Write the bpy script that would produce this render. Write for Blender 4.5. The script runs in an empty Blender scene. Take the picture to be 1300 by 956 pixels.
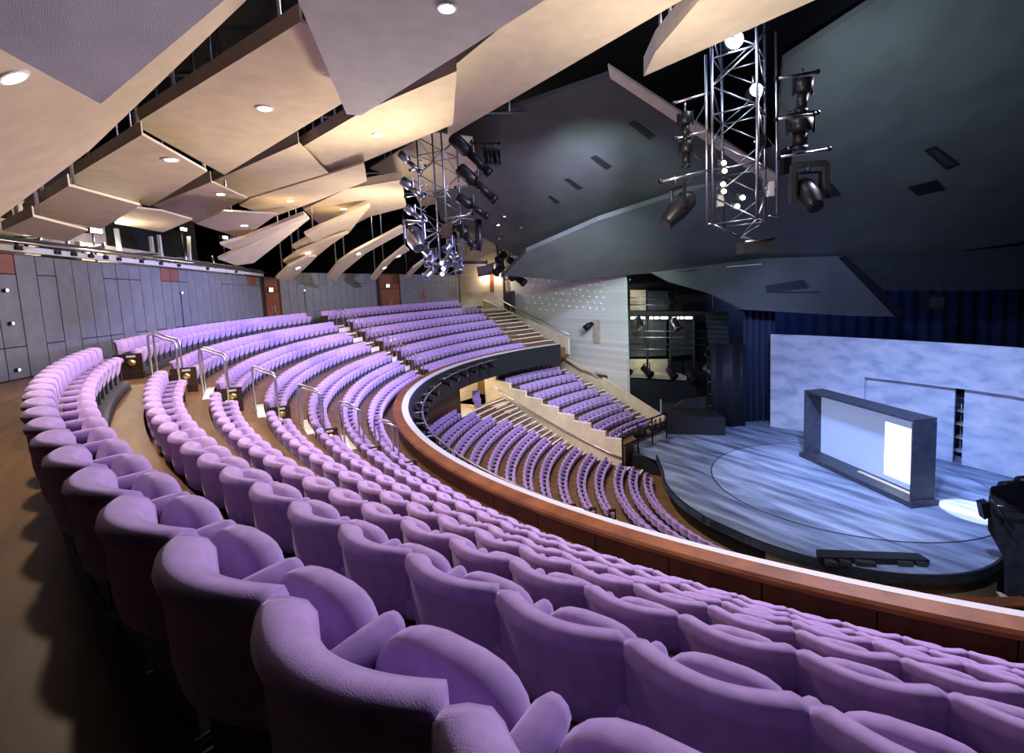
import bpy, bmesh, math, random
from mathutils import Vector, Matrix
random.seed(7)
sc = bpy.context.scene
COL = sc.collection
PI = math.pi

# ---------------------------------------------------------------- camera
EYE = Vector((0.0, 0.0, 9.8))            # metres; stage floor is z = 0
FPX, PITCH, ROLL = 627.0, 0.1016, -0.0509
FWD = Vector((0, math.cos(PITCH), -math.sin(PITCH)))
UPV = Vector((0, math.sin(PITCH), math.cos(PITCH)))
cr, sr = math.cos(ROLL), math.sin(ROLL)
CR = Vector((1, 0, 0)) * cr + UPV * sr
CU = Vector((1, 0, 0)) * -sr + UPV * cr
cam = bpy.data.cameras.new('camera')
camo = bpy.data.objects.new('camera', cam)
COL.objects.link(camo)
M3 = Matrix((CR, CU, -FWD)).transposed()
camo.matrix_world = Matrix.Translation(EYE) @ M3.to_4x4()
cam.sensor_width = 36.0
cam.sensor_fit = 'HORIZONTAL'
cam.lens = 36.0 * FPX / 1300.0
cam.shift_y = -45.0 / 1300.0
cam.clip_start, cam.clip_end = 0.05, 300
sc.camera = camo

# ---------------------------------------------------------------- world, exposure
W = bpy.data.worlds.new('world')
sc.world = W
W.use_nodes = True
W.node_tree.nodes['Background'].inputs[0].default_value = (0.35, 0.42, 0.62, 1)
W.node_tree.nodes['Background'].inputs[1].default_value = 0.035
sc.view_settings.view_transform = 'Standard'
sc.view_settings.look = 'None'
sc.view_settings.gamma = 1
sc.view_settings.exposure = 0.55
sc.view_settings.use_curve_mapping = False

# ---------------------------------------------------------------- lights
def light(kind, loc, power, color, aim=None, size=0.15, angle=90, blend=0.5, shape_y=None):
    l = bpy.data.lights.new('lamp_light', kind)
    l.energy = power
    l.color = color
    if kind == 'AREA':
        l.size = size
        if shape_y:
            l.shape = 'RECTANGLE'
            l.size_y = shape_y
    else:
        l.shadow_soft_size = size
    if kind == 'SPOT':
        l.spot_size = math.radians(angle)
        l.spot_blend = blend
    o = bpy.data.objects.new('lamp_light', l)
    COL.objects.link(o)
    o.location = loc
    if aim is not None:
        o.rotation_euler = (Vector(aim) - Vector(loc)).to_track_quat('-Z', 'Y').to_euler()
    return o
WARM, COOL, BLUE = (1.0, 0.83, 0.62), (0.86, 0.88, 1.0), (0.42, 0.55, 1.0)
# house lanterns on the lighting towers, facing the seats
light('SPOT', (9.0, 12.0, 14.6), 5200, (0.86, 0.78, 1.0), (1.5, 4.0, 7.0), 0.35, 80, 0.8)
light('SPOT', (5.0, 13.0, 15.0), 4600, (0.60, 0.56, 1.0), (-6.5, 14.0, 7.0), 0.35, 90, 0.8)
light('SPOT', (6.0, 20.0, 15.5), 8500, (0.62, 0.60, 1.0), (-5.0, 36.0, 6.5), 0.4, 85, 0.8)
light('SPOT', (6.0, 20.0, 11.3), 13000, (0.38, 0.40, 1.0), (-9.0, 20.0, 6.5), 0.4, 60, 0.9)
light('SPOT', (0.5, 19.5, 13.5), 3800, (1.0, 0.88, 0.95), (4.5, 22.5, 0.0), 0.3, 85, 0.8)
light('SPOT', (-1.0, 24.0, 13.0), 1800, (1.0, 0.88, 0.95), (4.5, 32.0, 1.0), 0.3, 60, 0.8)
light('SPOT', (7.0, 17.0, 12.0), 6000, (0.80, 1.0, 0.93), (4.0, 38.0, 6.5), 0.4, 55, 0.9)  # added to brighten the cream wall, not aimed at the seats
# unseen warm fill added near the towers to brighten the ceiling baffles
light('POINT', (-5.0, 18.5, 11.0), 300, (1.0, 0.86, 0.66), None, 0.4)
light('POINT', (3.0, 9.5, 12.0), 380, (1.0, 0.90, 0.78), None, 0.4)
light('POINT', (5.3, 11.3, 14.9), 160, (0.72, 0.82, 1.0), None, 0.15)  # cool wash of the dazzling lantern
light('SPOT', (-3.2, 18.5, 11.0), 1900, (1.0, 0.86, 0.66), (-8.5, 27.0, 12.6), 0.3, 110, 0.9)
light('POINT', (2.0, 15.0, 18.4), 260, (0.45, 0.6, 1.0), None, 0.2)  # blue fill added to light the void above the baffles, not a real lamp
light('SPOT', (-1.5, 15.0, 10.6), 1500, (1.0, 0.84, 0.62), (-6.0, 9.0, 13.5), 0.4, 120, 0.9)
# beams grazing the dark canopies
light('SPOT', (0.6, 17.6, 14.2), 2600, (0.60, 0.90, 0.95), (4.2, 24.0, 14.0), 0.05, 62, 0.7)
light('SPOT', (6.9, 12.2, 14.4), 3600, (0.62, 0.85, 0.95), (12.0, 16.6, 15.6), 0.05, 55, 1.0)
light('SPOT', (10.0, 7.0, 13.0), 1300, (1.0, 0.9, 0.85), (14.5, 13.2, -1.0), 0.3, 50, 0.9)  # unseen house light added over the near stalls to brighten the stage front
# stage lanterns
light('SPOT', (19.0, 34.0, 9.5), 1500, (0.22, 0.36, 1.0), (26.0, 43.0, 7.0), 0.3, 130, 0.9)  # unseen blue spot added to lift the dark backcloth
light('SPOT', (9.0, 12.0, 15.0), 8500, (0.36, 0.50, 1.0), (16.5, 22.0, 0), 0.4, 58, 0.9)
light('SPOT', (11.0, 17.0, 12.5), 4200, (0.36, 0.48, 1.0), (21.0, 28.0, 2.5), 0.4, 80, 0.6)
light('SPOT', (14.0, 14.5, 10.5), 1500, (0.38, 0.50, 1.0), (16.0, 23.0, 0), 0.4, 65, 0.9)
light('SPOT', (18.5, 12.5, 10.8), 14000, (0.95, 0.97, 1.0), (18.3, 18.9, 0), 0.05, 10, 0.1)

# ---------------------------------------------------------------- helpers
def ray(px, py):                         # sight line of a surveyed point, scaled to forward depth 1
    d = FWD + CR * ((px - 650) / FPX) + CU * (-(py - 433) / FPX)
    return d / d.y
def at(px, py, z):                       # surveyed point on the level z
    d = ray(px, py)
    return EYE + d * ((z - EYE.z) / d.z)
def dp(px, py, y):                       # surveyed point at depth y
    return EYE + ray(px, py) * y
def plane3(a, b, c):
    n = (b - a).cross(c - a).normalized()
    return a, n
def onplane(px, py, pl):
    d = ray(px, py)
    return EYE + d * ((pl[0] - EYE).dot(pl[1]) / d.dot(pl[1]))

class MB:
    def __init__(s):
        s.v, s.f, s.sm = [], [], []
    def add(s, vs, fs, smooth=False):
        n = len(s.v)
        s.v += [tuple(p) for p in vs]
        s.f += [tuple(i + n for i in f) for f in fs]
        s.sm += [smooth] * len(fs)
        return s
    def box(s, c, d, rz=0.0, m=None):
        hx, hy, hz = d[0] / 2, d[1] / 2, d[2] / 2
        vs = [Vector((x, y, z)) for x in (-hx, hx) for y in (-hy, hy) for z in (-hz, hz)]
        R = m if m is not None else Matrix.Rotation(rz, 3, 'Z')
        vs = [R @ v + Vector(c) for v in vs]
        return s.add(vs, [(0, 1, 3, 2), (4, 6, 7, 5), (0, 4, 5, 1), (2, 3, 7, 6), (0, 2, 6, 4), (1, 5, 7, 3)])
    def tube(s, pts, r, n=6, smooth=True, caps=True):
        pts = [Vector(p) for p in pts]
        rs = r if isinstance(r, (list, tuple)) else [r] * len(pts)
        vs, fs = [], []
        prev = None
        for i, p in enumerate(pts):
            a = pts[max(i - 1, 0)]
            b = pts[min(i + 1, len(pts) - 1)]
            t = (b - a).normalized()
            if prev is None:
                u = t.orthogonal().normalized()
            else:
                u = (prev - t * prev.dot(t)).normalized()
            prev = u
            w = t.cross(u)
            for k in range(n):
                q = 2 * PI * k / n
                vs.append(p + (u * math.cos(q) + w * math.sin(q)) * rs[i])
        for i in range(len(pts) - 1):
            for k in range(n):
                a, b = i * n + k, i * n + (k + 1) % n
                fs.append((a, b, b + n, a + n))
        s.add(vs, fs, smooth)
        if caps:
            m = len(s.v) - len(vs)
            s.f += [tuple(m + k for k in range(n))[::-1], tuple(m + (len(pts) - 1) * n + k for k in range(n))]
            s.sm += [False, False]
        return s
    def prism(s, poly, z0, z1):           # plan polygon between two levels
        n = len(poly)
        vs = [(p[0], p[1], z0) for p in poly] + [(p[0], p[1], z1) for p in poly]
        fs = [tuple(range(n))[::-1], tuple(range(n, 2 * n))] + [(i, (i + 1) % n, n + (i + 1) % n, n + i) for i in range(n)]
        return s.add(vs, fs)
    def slab(s, poly, off):               # 3D polygon thickened by the vector off
        n = len(poly)
        off = Vector(off)
        vs = [Vector(p) for p in poly] + [Vector(p) + off for p in poly]
        fs = [tuple(range(n))[::-1], tuple(range(n, 2 * n))] + [(i, (i + 1) % n, n + (i + 1) % n, n + i) for i in range(n)]
        return s.add(vs, fs)
    def sweep(s, rings, closed_profile=True, caps=True, smooth=False):
        m = len(rings[0])
        vs = [v for r in rings for v in r]
        fs = []
        for i in range(len(rings) - 1):
            for k in range(m if closed_profile else m - 1):
                a, b = i * m + k, i * m + (k + 1) % m
                fs.append((a, b, b + m, a + m))
        n0 = len(s.v)
        s.add(vs, fs, smooth)
        if caps and closed_profile:
            s.f += [tuple(n0 + k for k in range(m))[::-1], tuple(n0 + (len(rings) - 1) * m + k for k in range(m))]
            s.sm += [False, False]
        return s
    def mesh(s, name, mat):
        me = bpy.data.meshes.new(name)
        me.from_pydata(s.v, [], s.f)
        bm = bmesh.new()
        bm.from_mesh(me)
        bmesh.ops.recalc_face_normals(bm, faces=bm.faces)
        bm.to_mesh(me)
        bm.free()
        for p, q in zip(me.polygons, s.sm):
            p.use_smooth = q
        me.materials.append(mat)
        return me
    def build(s, name, mat, parent=None, loc=None):
        me = s.mesh(name, mat)
        o = bpy.data.objects.new(name, me)
        COL.objects.link(o)
        if loc is not None:               # put the origin at loc
            me.transform(Matrix.Translation(-Vector(loc)))
            o.location = loc
        if parent is not None:
            o.parent = parent
            pl = parent
            T = Vector((0, 0, 0))
            while pl is not None:
                T += pl.location
                pl = pl.parent
            o.location = o.location - T
        return o
def tag(o, label=None, cat=None, group=None, kind=None):
    if label: o['label'] = label
    if cat: o['category'] = cat
    if group: o['group'] = group
    if kind: o['kind'] = kind
    return o
def empty(name, loc, label, cat, group=None, rz=0.0):
    o = bpy.data.objects.new(name, None)
    COL.objects.link(o)
    o.location = loc
    o.rotation_euler.z = rz
    o.empty_display_size = 0.2
    return tag(o, label, cat, group)
def struct(o):
    return tag(o, kind='structure')

# ---------------------------------------------------------------- materials
def nodes(name):
    m = bpy.data.materials.new(name)
    m.use_nodes = True
    nt = m.node_tree
    return m, nt, nt.nodes['Principled BSDF']
def plain(name, col, rough=0.6, metal=0.0, var=0.0, scale=8.0, bump=0.0, bscale=40.0, spec=0.4):
    m, nt, b = nodes(name)
    b.inputs['Roughness'].default_value = rough
    b.inputs['Metallic'].default_value = metal
    b.inputs['Specular IOR Level'].default_value = spec
    b.inputs['Base Color'].default_value = (*col, 1)
    if var or bump:
        tc = nt.nodes.new('ShaderNodeTexCoord')
    if var:
        n = nt.nodes.new('ShaderNodeTexNoise')
        n.inputs['Scale'].default_value = scale
        n.inputs['Detail'].default_value = 4
        nt.links.new(tc.outputs['Object'], n.inputs['Vector'])
        r = nt.nodes.new('ShaderNodeValToRGB')
        r.color_ramp.elements[0].position = 0.3
        r.color_ramp.elements[1].position = 0.7
        r.color_ramp.elements[0].color = (*[c * (1 - var) for c in col], 1)
        r.color_ramp.elements[1].color = (*[min(1, c * (1 + var)) for c in col], 1)
        nt.links.new(n.outputs['Fac'], r.inputs['Fac'])
        nt.links.new(r.outputs['Color'], b.inputs['Base Color'])
    if bump:
        n2 = nt.nodes.new('ShaderNodeTexNoise')
        n2.inputs['Scale'].default_value = bscale
        nt.links.new(tc.outputs['Object'], n2.inputs['Vector'])
        bp = nt.nodes.new('ShaderNodeBump')
        bp.inputs['Strength'].default_value = bump
        bp.inputs['Distance'].default_value = 0.02
        nt.links.new(n2.outputs['Fac'], bp.inputs['Height'])
        nt.links.new(bp.outputs['Normal'], b.inputs['Normal'])
    return m
def glow(name, col, strength):
    m, nt, b = nodes(name)
    b.inputs['Base Color'].default_value = (*col, 1)
    b.inputs['Emission Color'].default_value = (*col, 1)
    b.inputs['Emission Strength'].default_value = strength
    return m
def velvet(name, col):
    m, nt, b = nodes(name)
    tc = nt.nodes.new('ShaderNodeTexCoord')
    n = nt.nodes.new('ShaderNodeTexNoise')
    n.inputs['Scale'].default_value = 14
    n.inputs['Detail'].default_value = 3
    nt.links.new(tc.outputs['Object'], n.inputs['Vector'])
    r = nt.nodes.new('ShaderNodeValToRGB')
    r.color_ramp.elements[0].position = 0.3
    r.color_ramp.elements[1].position = 0.7
    r.color_ramp.elements[0].color = (*[c * 0.86 for c in col], 1)
    r.color_ramp.elements[1].color = (*[c * 1.12 for c in col], 1)
    nt.links.new(n.outputs['Fac'], r.inputs['Fac'])
    nt.links.new(r.outputs['Color'], b.inputs['Base Color'])
    b.inputs['Roughness'].default_value = 0.85
    b.inputs['Specular IOR Level'].default_value = 0.1
    b.inputs['Sheen Weight'].default_value = 0.6
    b.inputs['Sheen Roughness'].default_value = 0.4
    b.inputs['Sheen Tint'].default_value = (0.85, 0.7, 1.0, 1)
    n2 = nt.nodes.new('ShaderNodeTexNoise')
    n2.inputs['Scale'].default_value = 350
    nt.links.new(tc.outputs['Object'], n2.inputs['Vector'])
    bp = nt.nodes.new('ShaderNodeBump')
    bp.inputs['Strength'].default_value = 0.25
    bp.inputs['Distance'].default_value = 0.004
    nt.links.new(n2.outputs['Fac'], bp.inputs['Height'])
    nt.links.new(bp.outputs['Normal'], b.inputs['Normal'])
    return m
def streaked(name, c0, c1, scale, rough, rot=0.0, c2=None, detail=8, spec=0.4):
    m, nt, b = nodes(name)
    tc = nt.nodes.new('ShaderNodeTexCoord')
    mp = nt.nodes.new('ShaderNodeMapping')
    mp.inputs['Scale'].default_value = scale
    m0 = nt.nodes.new('ShaderNodeMapping')
    m0.inputs['Rotation'].default_value = (0, 0, rot)
    nt.links.new(tc.outputs['Object'], m0.inputs['Vector'])
    nt.links.new(m0.outputs['Vector'], mp.inputs['Vector'])
    n = nt.nodes.new('ShaderNodeTexNoise')
    n.inputs['Scale'].default_value = 1.0
    n.inputs['Detail'].default_value = detail
    n.inputs['Distortion'].default_value = 0.4
    nt.links.new(mp.outputs['Vector'], n.inputs['Vector'])
    r = nt.nodes.new('ShaderNodeValToRGB')
    r.color_ramp.elements[0].position = 0.33
    r.color_ramp.elements[1].position = 0.68
    r.color_ramp.elements[0].color = (*c0, 1)
    r.color_ramp.elements[1].color = (*c1, 1)
    if c2:
        e = r.color_ramp.elements.new(0.5)
        e.color = (*c2, 1)
    nt.links.new(n.outputs['Fac'], r.inputs['Fac'])
    nt.links.new(r.outputs['Color'], b.inputs['Base Color'])
    b.inputs['Roughness'].default_value = rough
    b.inputs['Specular IOR Level'].default_value = spec
    return m
def boards(name, col, dark, height, rough=0.6):
    m, nt, b = nodes(name)
    tc = nt.nodes.new('ShaderNodeTexCoord')
    sx = nt.nodes.new('ShaderNodeSeparateXYZ')
    nt.links.new(tc.outputs['Object'], sx.inputs['Vector'])
    mul = nt.nodes.new('ShaderNodeMath'); mul.operation = 'MULTIPLY'
    mul.inputs[1].default_value = 1.0 / height
    nt.links.new(sx.outputs['Z'], mul.inputs[0])
    fl = nt.nodes.new('ShaderNodeMath'); fl.operation = 'FLOOR'
    nt.links.new(mul.outputs[0], fl.inputs[0])
    fr = nt.nodes.new('ShaderNodeMath'); fr.operation = 'FRACT'
    nt.links.new(mul.outputs[0], fr.inputs[0])
    wn = nt.nodes.new('ShaderNodeTexWhiteNoise'); wn.noise_dimensions = '1D'
    nt.links.new(fl.outputs[0], wn.inputs['W'])
    mx = nt.nodes.new('ShaderNodeMix'); mx.data_type = 'RGBA'
    mx.inputs['A'].default_value = (*col, 1)
    mx.inputs['B'].default_value = (*[c * 0.8 for c in col], 1)
    nt.links.new(wn.outputs['Value'], mx.inputs['Factor'])
    lt = nt.nodes.new('ShaderNodeMath'); lt.operation = 'LESS_THAN'
    lt.inputs[1].default_value = 0.08
    nt.links.new(fr.outputs[0], lt.inputs[0])
    m2 = nt.nodes.new('ShaderNodeMix'); m2.data_type = 'RGBA'
    nt.links.new(lt.outputs[0], m2.inputs['Factor'])
    nt.links.new(mx.outputs['Result'], m2.inputs['A'])
    m2.inputs['B'].default_value = (*dark, 1)
    nt.links.new(m2.outputs['Result'], b.inputs['Base Color'])
    b.inputs['Roughness'].default_value = rough
    return m

VEL = velvet('purple_velvet', (0.43, 0.29, 0.60))
PARQ = streaked('brown_timber_floor', (0.13, 0.066, 0.028), (0.23, 0.122, 0.052), (1.2, 6, 6), 0.45, 0.9)
CARP = plain('back_aisle_carpet', (0.17, 0.10, 0.05), 0.9, 0, 0.2, 20, 0.3, 300)
DARKB = plain('black_paint', (0.012, 0.013, 0.017), 0.55)
GREYB = plain('dark_grey_paint', (0.035, 0.038, 0.045), 0.6, 0, 0.25, 3)
SEATB = plain('seat_base_grey', (0.05, 0.05, 0.06), 0.6)
SLATE = plain('slate_wall_panel', (0.155, 0.16, 0.175), 0.7, 0, 0.12, 3)
REDP = plain('red_brown_panel', (0.20, 0.075, 0.055), 0.7, 0, 0.12, 3)
JOINT = plain('dark_joint', (0.02, 0.02, 0.022), 0.8)
PLAST = plain('sand_acoustic_plaster', (0.68, 0.57, 0.42), 0.8, 0, 0.07, 2.5, 0.5, 160)
GREYPL = plain('grey_acoustic_plaster', (0.50, 0.50, 0.53), 0.85, 0, 0.08, 3, 0.6, 160)
CANOPY = plain('dark_canopy_paint', (0.082, 0.082, 0.076), 0.7, 0, 0.15, 0.6)
CANOPY2 = plain('dark_canopy_paint_grey', (0.105, 0.11, 0.108), 0.7, 0, 0.15, 0.6)
RAILW = streaked('red_brown_hardwood', (0.14, 0.045, 0.016), (0.25, 0.088, 0.034), (2, 2, 14), 0.55, spec=0.25)
PANELW = streaked('dark_red_timber', (0.045, 0.013, 0.008), (0.085, 0.026, 0.014), (3, 3, 1), 0.5)
DOORW = streaked('door_timber', (0.14, 0.04, 0.02), (0.22, 0.07, 0.035), (6, 6, 1), 0.45)
LEDGE = plain('pale_ledge', (0.55, 0.56, 0.58), 0.5)
NOSE = plain('pale_step_nosing', (0.80, 0.80, 0.76), 0.6)
STEEL = plain('brushed_steel', (0.62, 0.62, 0.65), 0.3, 1.0)
TRUSSM = plain('truss_aluminium', (0.30, 0.32, 0.38), 0.35, 1.0)
LANT = plain('black_lantern_metal', (0.008, 0.008, 0.011), 0.4, 0.0, spec=0.25)
CHROME = plain('silver_lantern_metal', (0.34, 0.35, 0.42), 0.3, 1.0)
BRASS = plain('brass', (0.75, 0.55, 0.22), 0.35, 1.0)
ENDP = streaked('dark_walnut', (0.035, 0.02, 0.012), (0.07, 0.04, 0.025), (4, 4, 20), 0.4)
BANKW = plain('pale_timber_wall', (0.70, 0.60, 0.42), 0.6, 0, 0.10, 1.5)
CREAM = boards('cream_board_wall', (0.72, 0.72, 0.68), (0.56, 0.56, 0.53), 0.28)
BEIGEB = boards('sand_board_wall', (0.60, 0.50, 0.37), (0.40, 0.33, 0.24), 0.30)
STAGEF = streaked('painted_stage_floor', (0.085, 0.105, 0.16), (0.34, 0.42, 0.58), (0.30, 1.9, 1), 0.5, 1.05, (0.19, 0.24, 0.34), 12)
REVOLV = streaked('painted_revolve_floor', (0.12, 0.15, 0.22), (0.46, 0.54, 0.70), (0.30, 1.9, 1), 0.5, 1.05, (0.27, 0.33, 0.45), 12)
SCENIC = streaked('scenic_cloud_paint', (0.38, 0.45, 0.58), (0.70, 0.73, 0.79), (0.8, 0.8, 1.9), 0.7, 0, (0.56, 0.62, 0.72), 12)
FRAMEB = plain('charcoal_frame', (0.05, 0.055, 0.075), 0.5, 0, 0.3, 3)
SCRN = glow('lit_projection_screen', (0.42, 0.54, 0.80), 0.24)
BLUEW = plain('blue_black_cloth', (0.03, 0.04, 0.09), 0.9)
CONC = plain('sand_concrete', (0.46, 0.40, 0.30), 0.8, 0, 0.2, 2)
LENS = glow('warm_downlight_lens', (1.0, 0.93, 0.80), 14)
LENSW = glow('cool_lamp_lens', (0.80, 0.88, 1.0), 45)
BULB = glow('warm_bulb', (1.0, 0.80, 0.5), 30)
SIGN = glow('lit_exit_sign', (1.0, 0.95, 0.85), 2.5)
PROJ = glow('projected_white', (0.86, 0.95, 1.0), 0.85)
LEDB = glow('blue_pilot_light', (0.5, 0.6, 1.0), 6)
RED = plain('red_extinguisher', (0.6, 0.03, 0.03), 0.35)
GLASSD = plain('dark_glass', (0.03, 0.03, 0.04), 0.1)
WHITEP = plain('white_paint', (0.8, 0.8, 0.82), 0.5)

# ---------------------------------------------------------------- plan of the house
C0 = Vector((15.3, 22.6))                # common centre of stage revolve and rows
POLY = [(-1.107, 2.4588, -1.4989, 26.9202), (-1.0854, 1.3581, -0.0435, 25.5109),
        (-1.4106, 1.1078, 0.4362, 24.5178), (-1.4488, 1.0474, 0.5386, 23.5187),
        (-1.6372, 0.957, 0.9056, 22.445), (-0.8746, 0.4018, 0.4772, 21.778),
        (-0.5274, -0.2141, 0.5188, 21.0066)]
def rrow(k, deg):
    t = math.radians(max(118, min(deg, 256))) - 3.2
    a, b, c, d = POLY[k]
    return ((a * t + b) * t + c) * t + d
def pol(r, deg, c=C0):
    return (c.x + r * math.cos(math.radians(deg)), c.y + r * math.sin(math.radians(deg)))
NR = 7
TOP = [9.8 - 0.651 - 0.549 * k for k in range(NR)]
FLR = [t - (0.85 if k == 0 else 0.70) for k, t in enumerate(TOP)]
SEATZ = [t - 0.70 for t in TOP]
SR = [20.1, 19.2, 18.4, 17.55, 16.65, 15.82, 15.0, 14.2, 13.3, 12.37, 11.48, 10.5, 9.75, 9.0]
SH = [7.0, 7.32, 7.64, 7.95, 8.25, 8.55, 8.87, 9.2, 9.5, 9.75, 9.92, 9.98, 10.05, 10.15]
SF = [9.8 - h - 0.70 for h in SH]
BR = [21.95, 20.3, 18.7, 17.25, 15.9, 14.7, 13.5, 12.5, 11.5]
BF = [9.8 - (5.9 + 0.355 * i) - 0.70 for i in range(9)]
def rbal(deg, R):                          # distance from C0 to the circle of radius R about the balcony centre
    u = Vector((math.cos(math.radians(deg)), math.sin(math.radians(deg))))
    d = C0 - Vector((14.1, 22.54))
    k = d.dot(u)
    return -k + math.sqrt(k * k - d.length_squared + R * R)
def strip(name, mat, inner, outer, z, z_drop, degs, kind=True):
    """Flat ring segment with a riser at its inner edge down to z_drop."""
    b = MB()
    rings = []
    for d in degs:
        xi, yi = pol(inner(d), d)
        xo, yo = pol(outer(d), d)
        rings.append([Vector((xi, yi, z_drop)), Vector((xi, yi, z)), Vector((xo, yo, z)), Vector((xo, yo, z_drop))])
    b.sweep(rings)
    o = b.build(name, mat)
    if kind: struct(o)
    return o
def arange(a, b, s):
    n = max(1, round(abs(b - a) / s))
    return [a + (b - a) * i / n for i in range(n + 1)]

BACK = 0.15                              # risers stand this far behind the backs of the row below
# circle tiers
for k in range(NR):
    inn = (lambda d, k=k: rrow(k + 1, d) + BACK) if k < NR - 1 else (lambda d: rbal(d, 18.97))
    if k > 0:
        out = lambda d, k=k: rrow(k, d) + BACK
        strip('floor', PARQ, inn, out, FLR[k], FLR[k] - 0.75, arange(123.5, 256, 1.5))
# back aisle: same level as the rearmost row, out to the walls
b = MB()
degs = arange(123.5, 256, 1.5)
rings = []
for d in degs:
    xi, yi = pol(rrow(1, d) + BACK, d)
    xo, yo = pol(max(rrow(0, d) + 3.0, 31.0) if d < 190 else 44 if d > 215 else 36, d)
    rings.append([Vector((xi, yi, FLR[0] - 0.75)), Vector((xi, yi, FLR[0])), Vector((xo, yo, FLR[0])), Vector((xo, yo, FLR[0] - 0.75))])
b.sweep(rings)
struct(b.build('floor', PARQ))
kb = MB()
for a_, c_ in ((124, 168.5), (164.5 if 0 else 169.3, 206.6), (210.2, 250)):
    kb.sweep([[Vector((*pol(rrow(0, d) - 0.42, d), FLR[0])), Vector((*pol(rrow(0, d) - 0.42, d), SEATZ[0])), Vector((*pol(rrow(0, d) + 0.02, d), SEATZ[0])), Vector((*pol(rrow(0, d) + 0.02, d), FLR[0]))] for d in arange(a_, c_, 1.5)])
tag(struct(kb.build('trim_row_kerb', SEATB)), None)
# stalls tiers
for j in range(14):
    inn = (lambda d, j=j: SR[j + 1] + BACK) if j < 13 else (lambda d: 7.0)
    out = (lambda d, j=j: SR[j] + BACK) if j > 0 else (lambda d: 24.0)
    strip('floor', PARQ, inn, out, SF[j], SF[j] - 0.9, arange(149, 262, 3))
# raised bank tiers
for i in range(9):
    inn = (lambda d, i=i: BR[i + 1] + BACK) if i < 8 else (lambda d: 10.6)
    out = (lambda d, i=i: BR[i] + BACK) if i > 0 else (lambda d: 26.0)
    strip('floor', PARQ, inn, out, BF[i], BF[i] - 1.2, arange(123.5, 140.2 + 0.95 * i, 3))

# ---------------------------------------------------------------- seats
HW, SAG = 0.272, 0.105
def arc_pt(u, off):                       # point on the tub back, u in -1..1, off = radial offset outwards
    R0 = (HW ** 2 + SAG ** 2) / (2 * SAG)
    a = math.asin(HW / R0) * u
    r = R0 + off
    return r * math.sin(a), -(r * math.cos(a)) + (R0 - SAG)
def back_mb(n, prof):
    b = MB()
    rings = []
    for i in range(n + 1):
        u = -1 + 2 * i / n
        lift = -0.015 * abs(u) ** 3
        ring = []
        for o, z in prof:
            e = 0.985 if abs(u) == 1 else 1.0
            taper = 1 - 0.10 * max(0, (0.5 - z) / 0.5) * 1.0
            x, y = arc_pt(u * e, o)
            ring.append(Vector((x, y, z - 0.15 + (lift if z > 0.6 else 0))))
        rings.append(ring)
    b.sweep(rings, smooth=True)
    return b
PROF_HI = [(-0.060, 0.485), (-0.022, 0.480), (0.002, 0.51), (0.014, 0.58), (0.018, 0.786), (0.029, 0.794), (0.033, 0.815), (0.026, 0.838),
           (0.004, 0.852), (-0.034, 0.848), (-0.074, 0.830), (-0.094, 0.796), (-0.094, 0.70), (-0.100, 0.50)]
PROF_LO = [(-0.05, 0.485), (0.0, 0.50), (0.02, 0.76), (0.04, 0.81), (0.0, 0.85), (-0.08, 0.83), (-0.10, 0.485)]
def pad_mb(n, rings_spec, tilt=math.radians(14)):
    b = MB()
    W2, H = 0.236, 0.37
    rings = []
    for ins, t in rings_spec:
        ring = []
        for k in range(n):
            q = 2 * PI * k / n
            cx, cy = math.cos(q), math.sin(q)
            e = 0.62 if cy > 0 else 0.45
            x = math.copysign(abs(cx) ** e, cx) * (W2 - ins)
            s = H / 2 + math.copysign(abs(cy) ** e, cy) * (H / 2 - ins)
            if cy > 0: x *= 1 - 0.06 * cy
            y = 0.205 + s * math.sin(tilt) + t * math.cos(tilt)
            z = 0.135 + s * math.cos(tilt) - t * math.sin(tilt)
            ring.append(Vector((x, y, z)))
        rings.append(ring)
    b.sweep(rings, smooth=True)
    return b
def arm_mb(n, lo=False):
    b = MB()
    spec = [(-0.04, 0.5), (-0.03, 0.9), (0.24, 1.0), (0.31, 0.98), (0.342, 0.80), (0.355, 0.4)] if not lo else [(-0.04, 0.9), (0.30, 1.0), (0.35, 0.5)]
    rings = []
    for y, s in spec:
        rings.append([Vector((-HW + 0.047 * s * math.cos(2 * PI * k / n), y, 0.405 + 0.055 * s * math.sin(2 * PI * k / n))) for k in range(n)])
    b.sweep(rings, smooth=True)
    return b
ME_BACK = back_mb(18, PROF_HI).mesh('backrest', VEL)
ME_PAD = pad_mb(22, [(0.07, -0.070), (0.03, -0.066), (0.008, -0.045), (0, -0.01), (0, 0.02), (0.010, 0.05), (0.035, 0.066), (0.08, 0.070)]).mesh('seat_pad', VEL)
ME_ARM = arm_mb(10).mesh('armrest', VEL)
def base_mb():
    return MB().box((0, 0.13, 0.10), (0.44, 0.26, 0.20)).box((-HW, 0.16, 0.19), (0.035, 0.28, 0.36)).box((0, 0.05, 0.30), (0.46, 0.09, 0.24))
ME_BASE = base_mb().mesh('base', SEATB)
lo = MB()
LO_PARTS = [back_mb(5, PROF_LO), pad_mb(8, [(0.03, -0.066), (0, -0.01), (0.03, 0.066)]), arm_mb(5, True)]
for q in LO_PARTS:
    lo.add(q.v, q.f, False)
LO_N = len(lo.f)
lo.add(*(lambda m: (m.v, m.f))(base_mb()))

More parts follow.
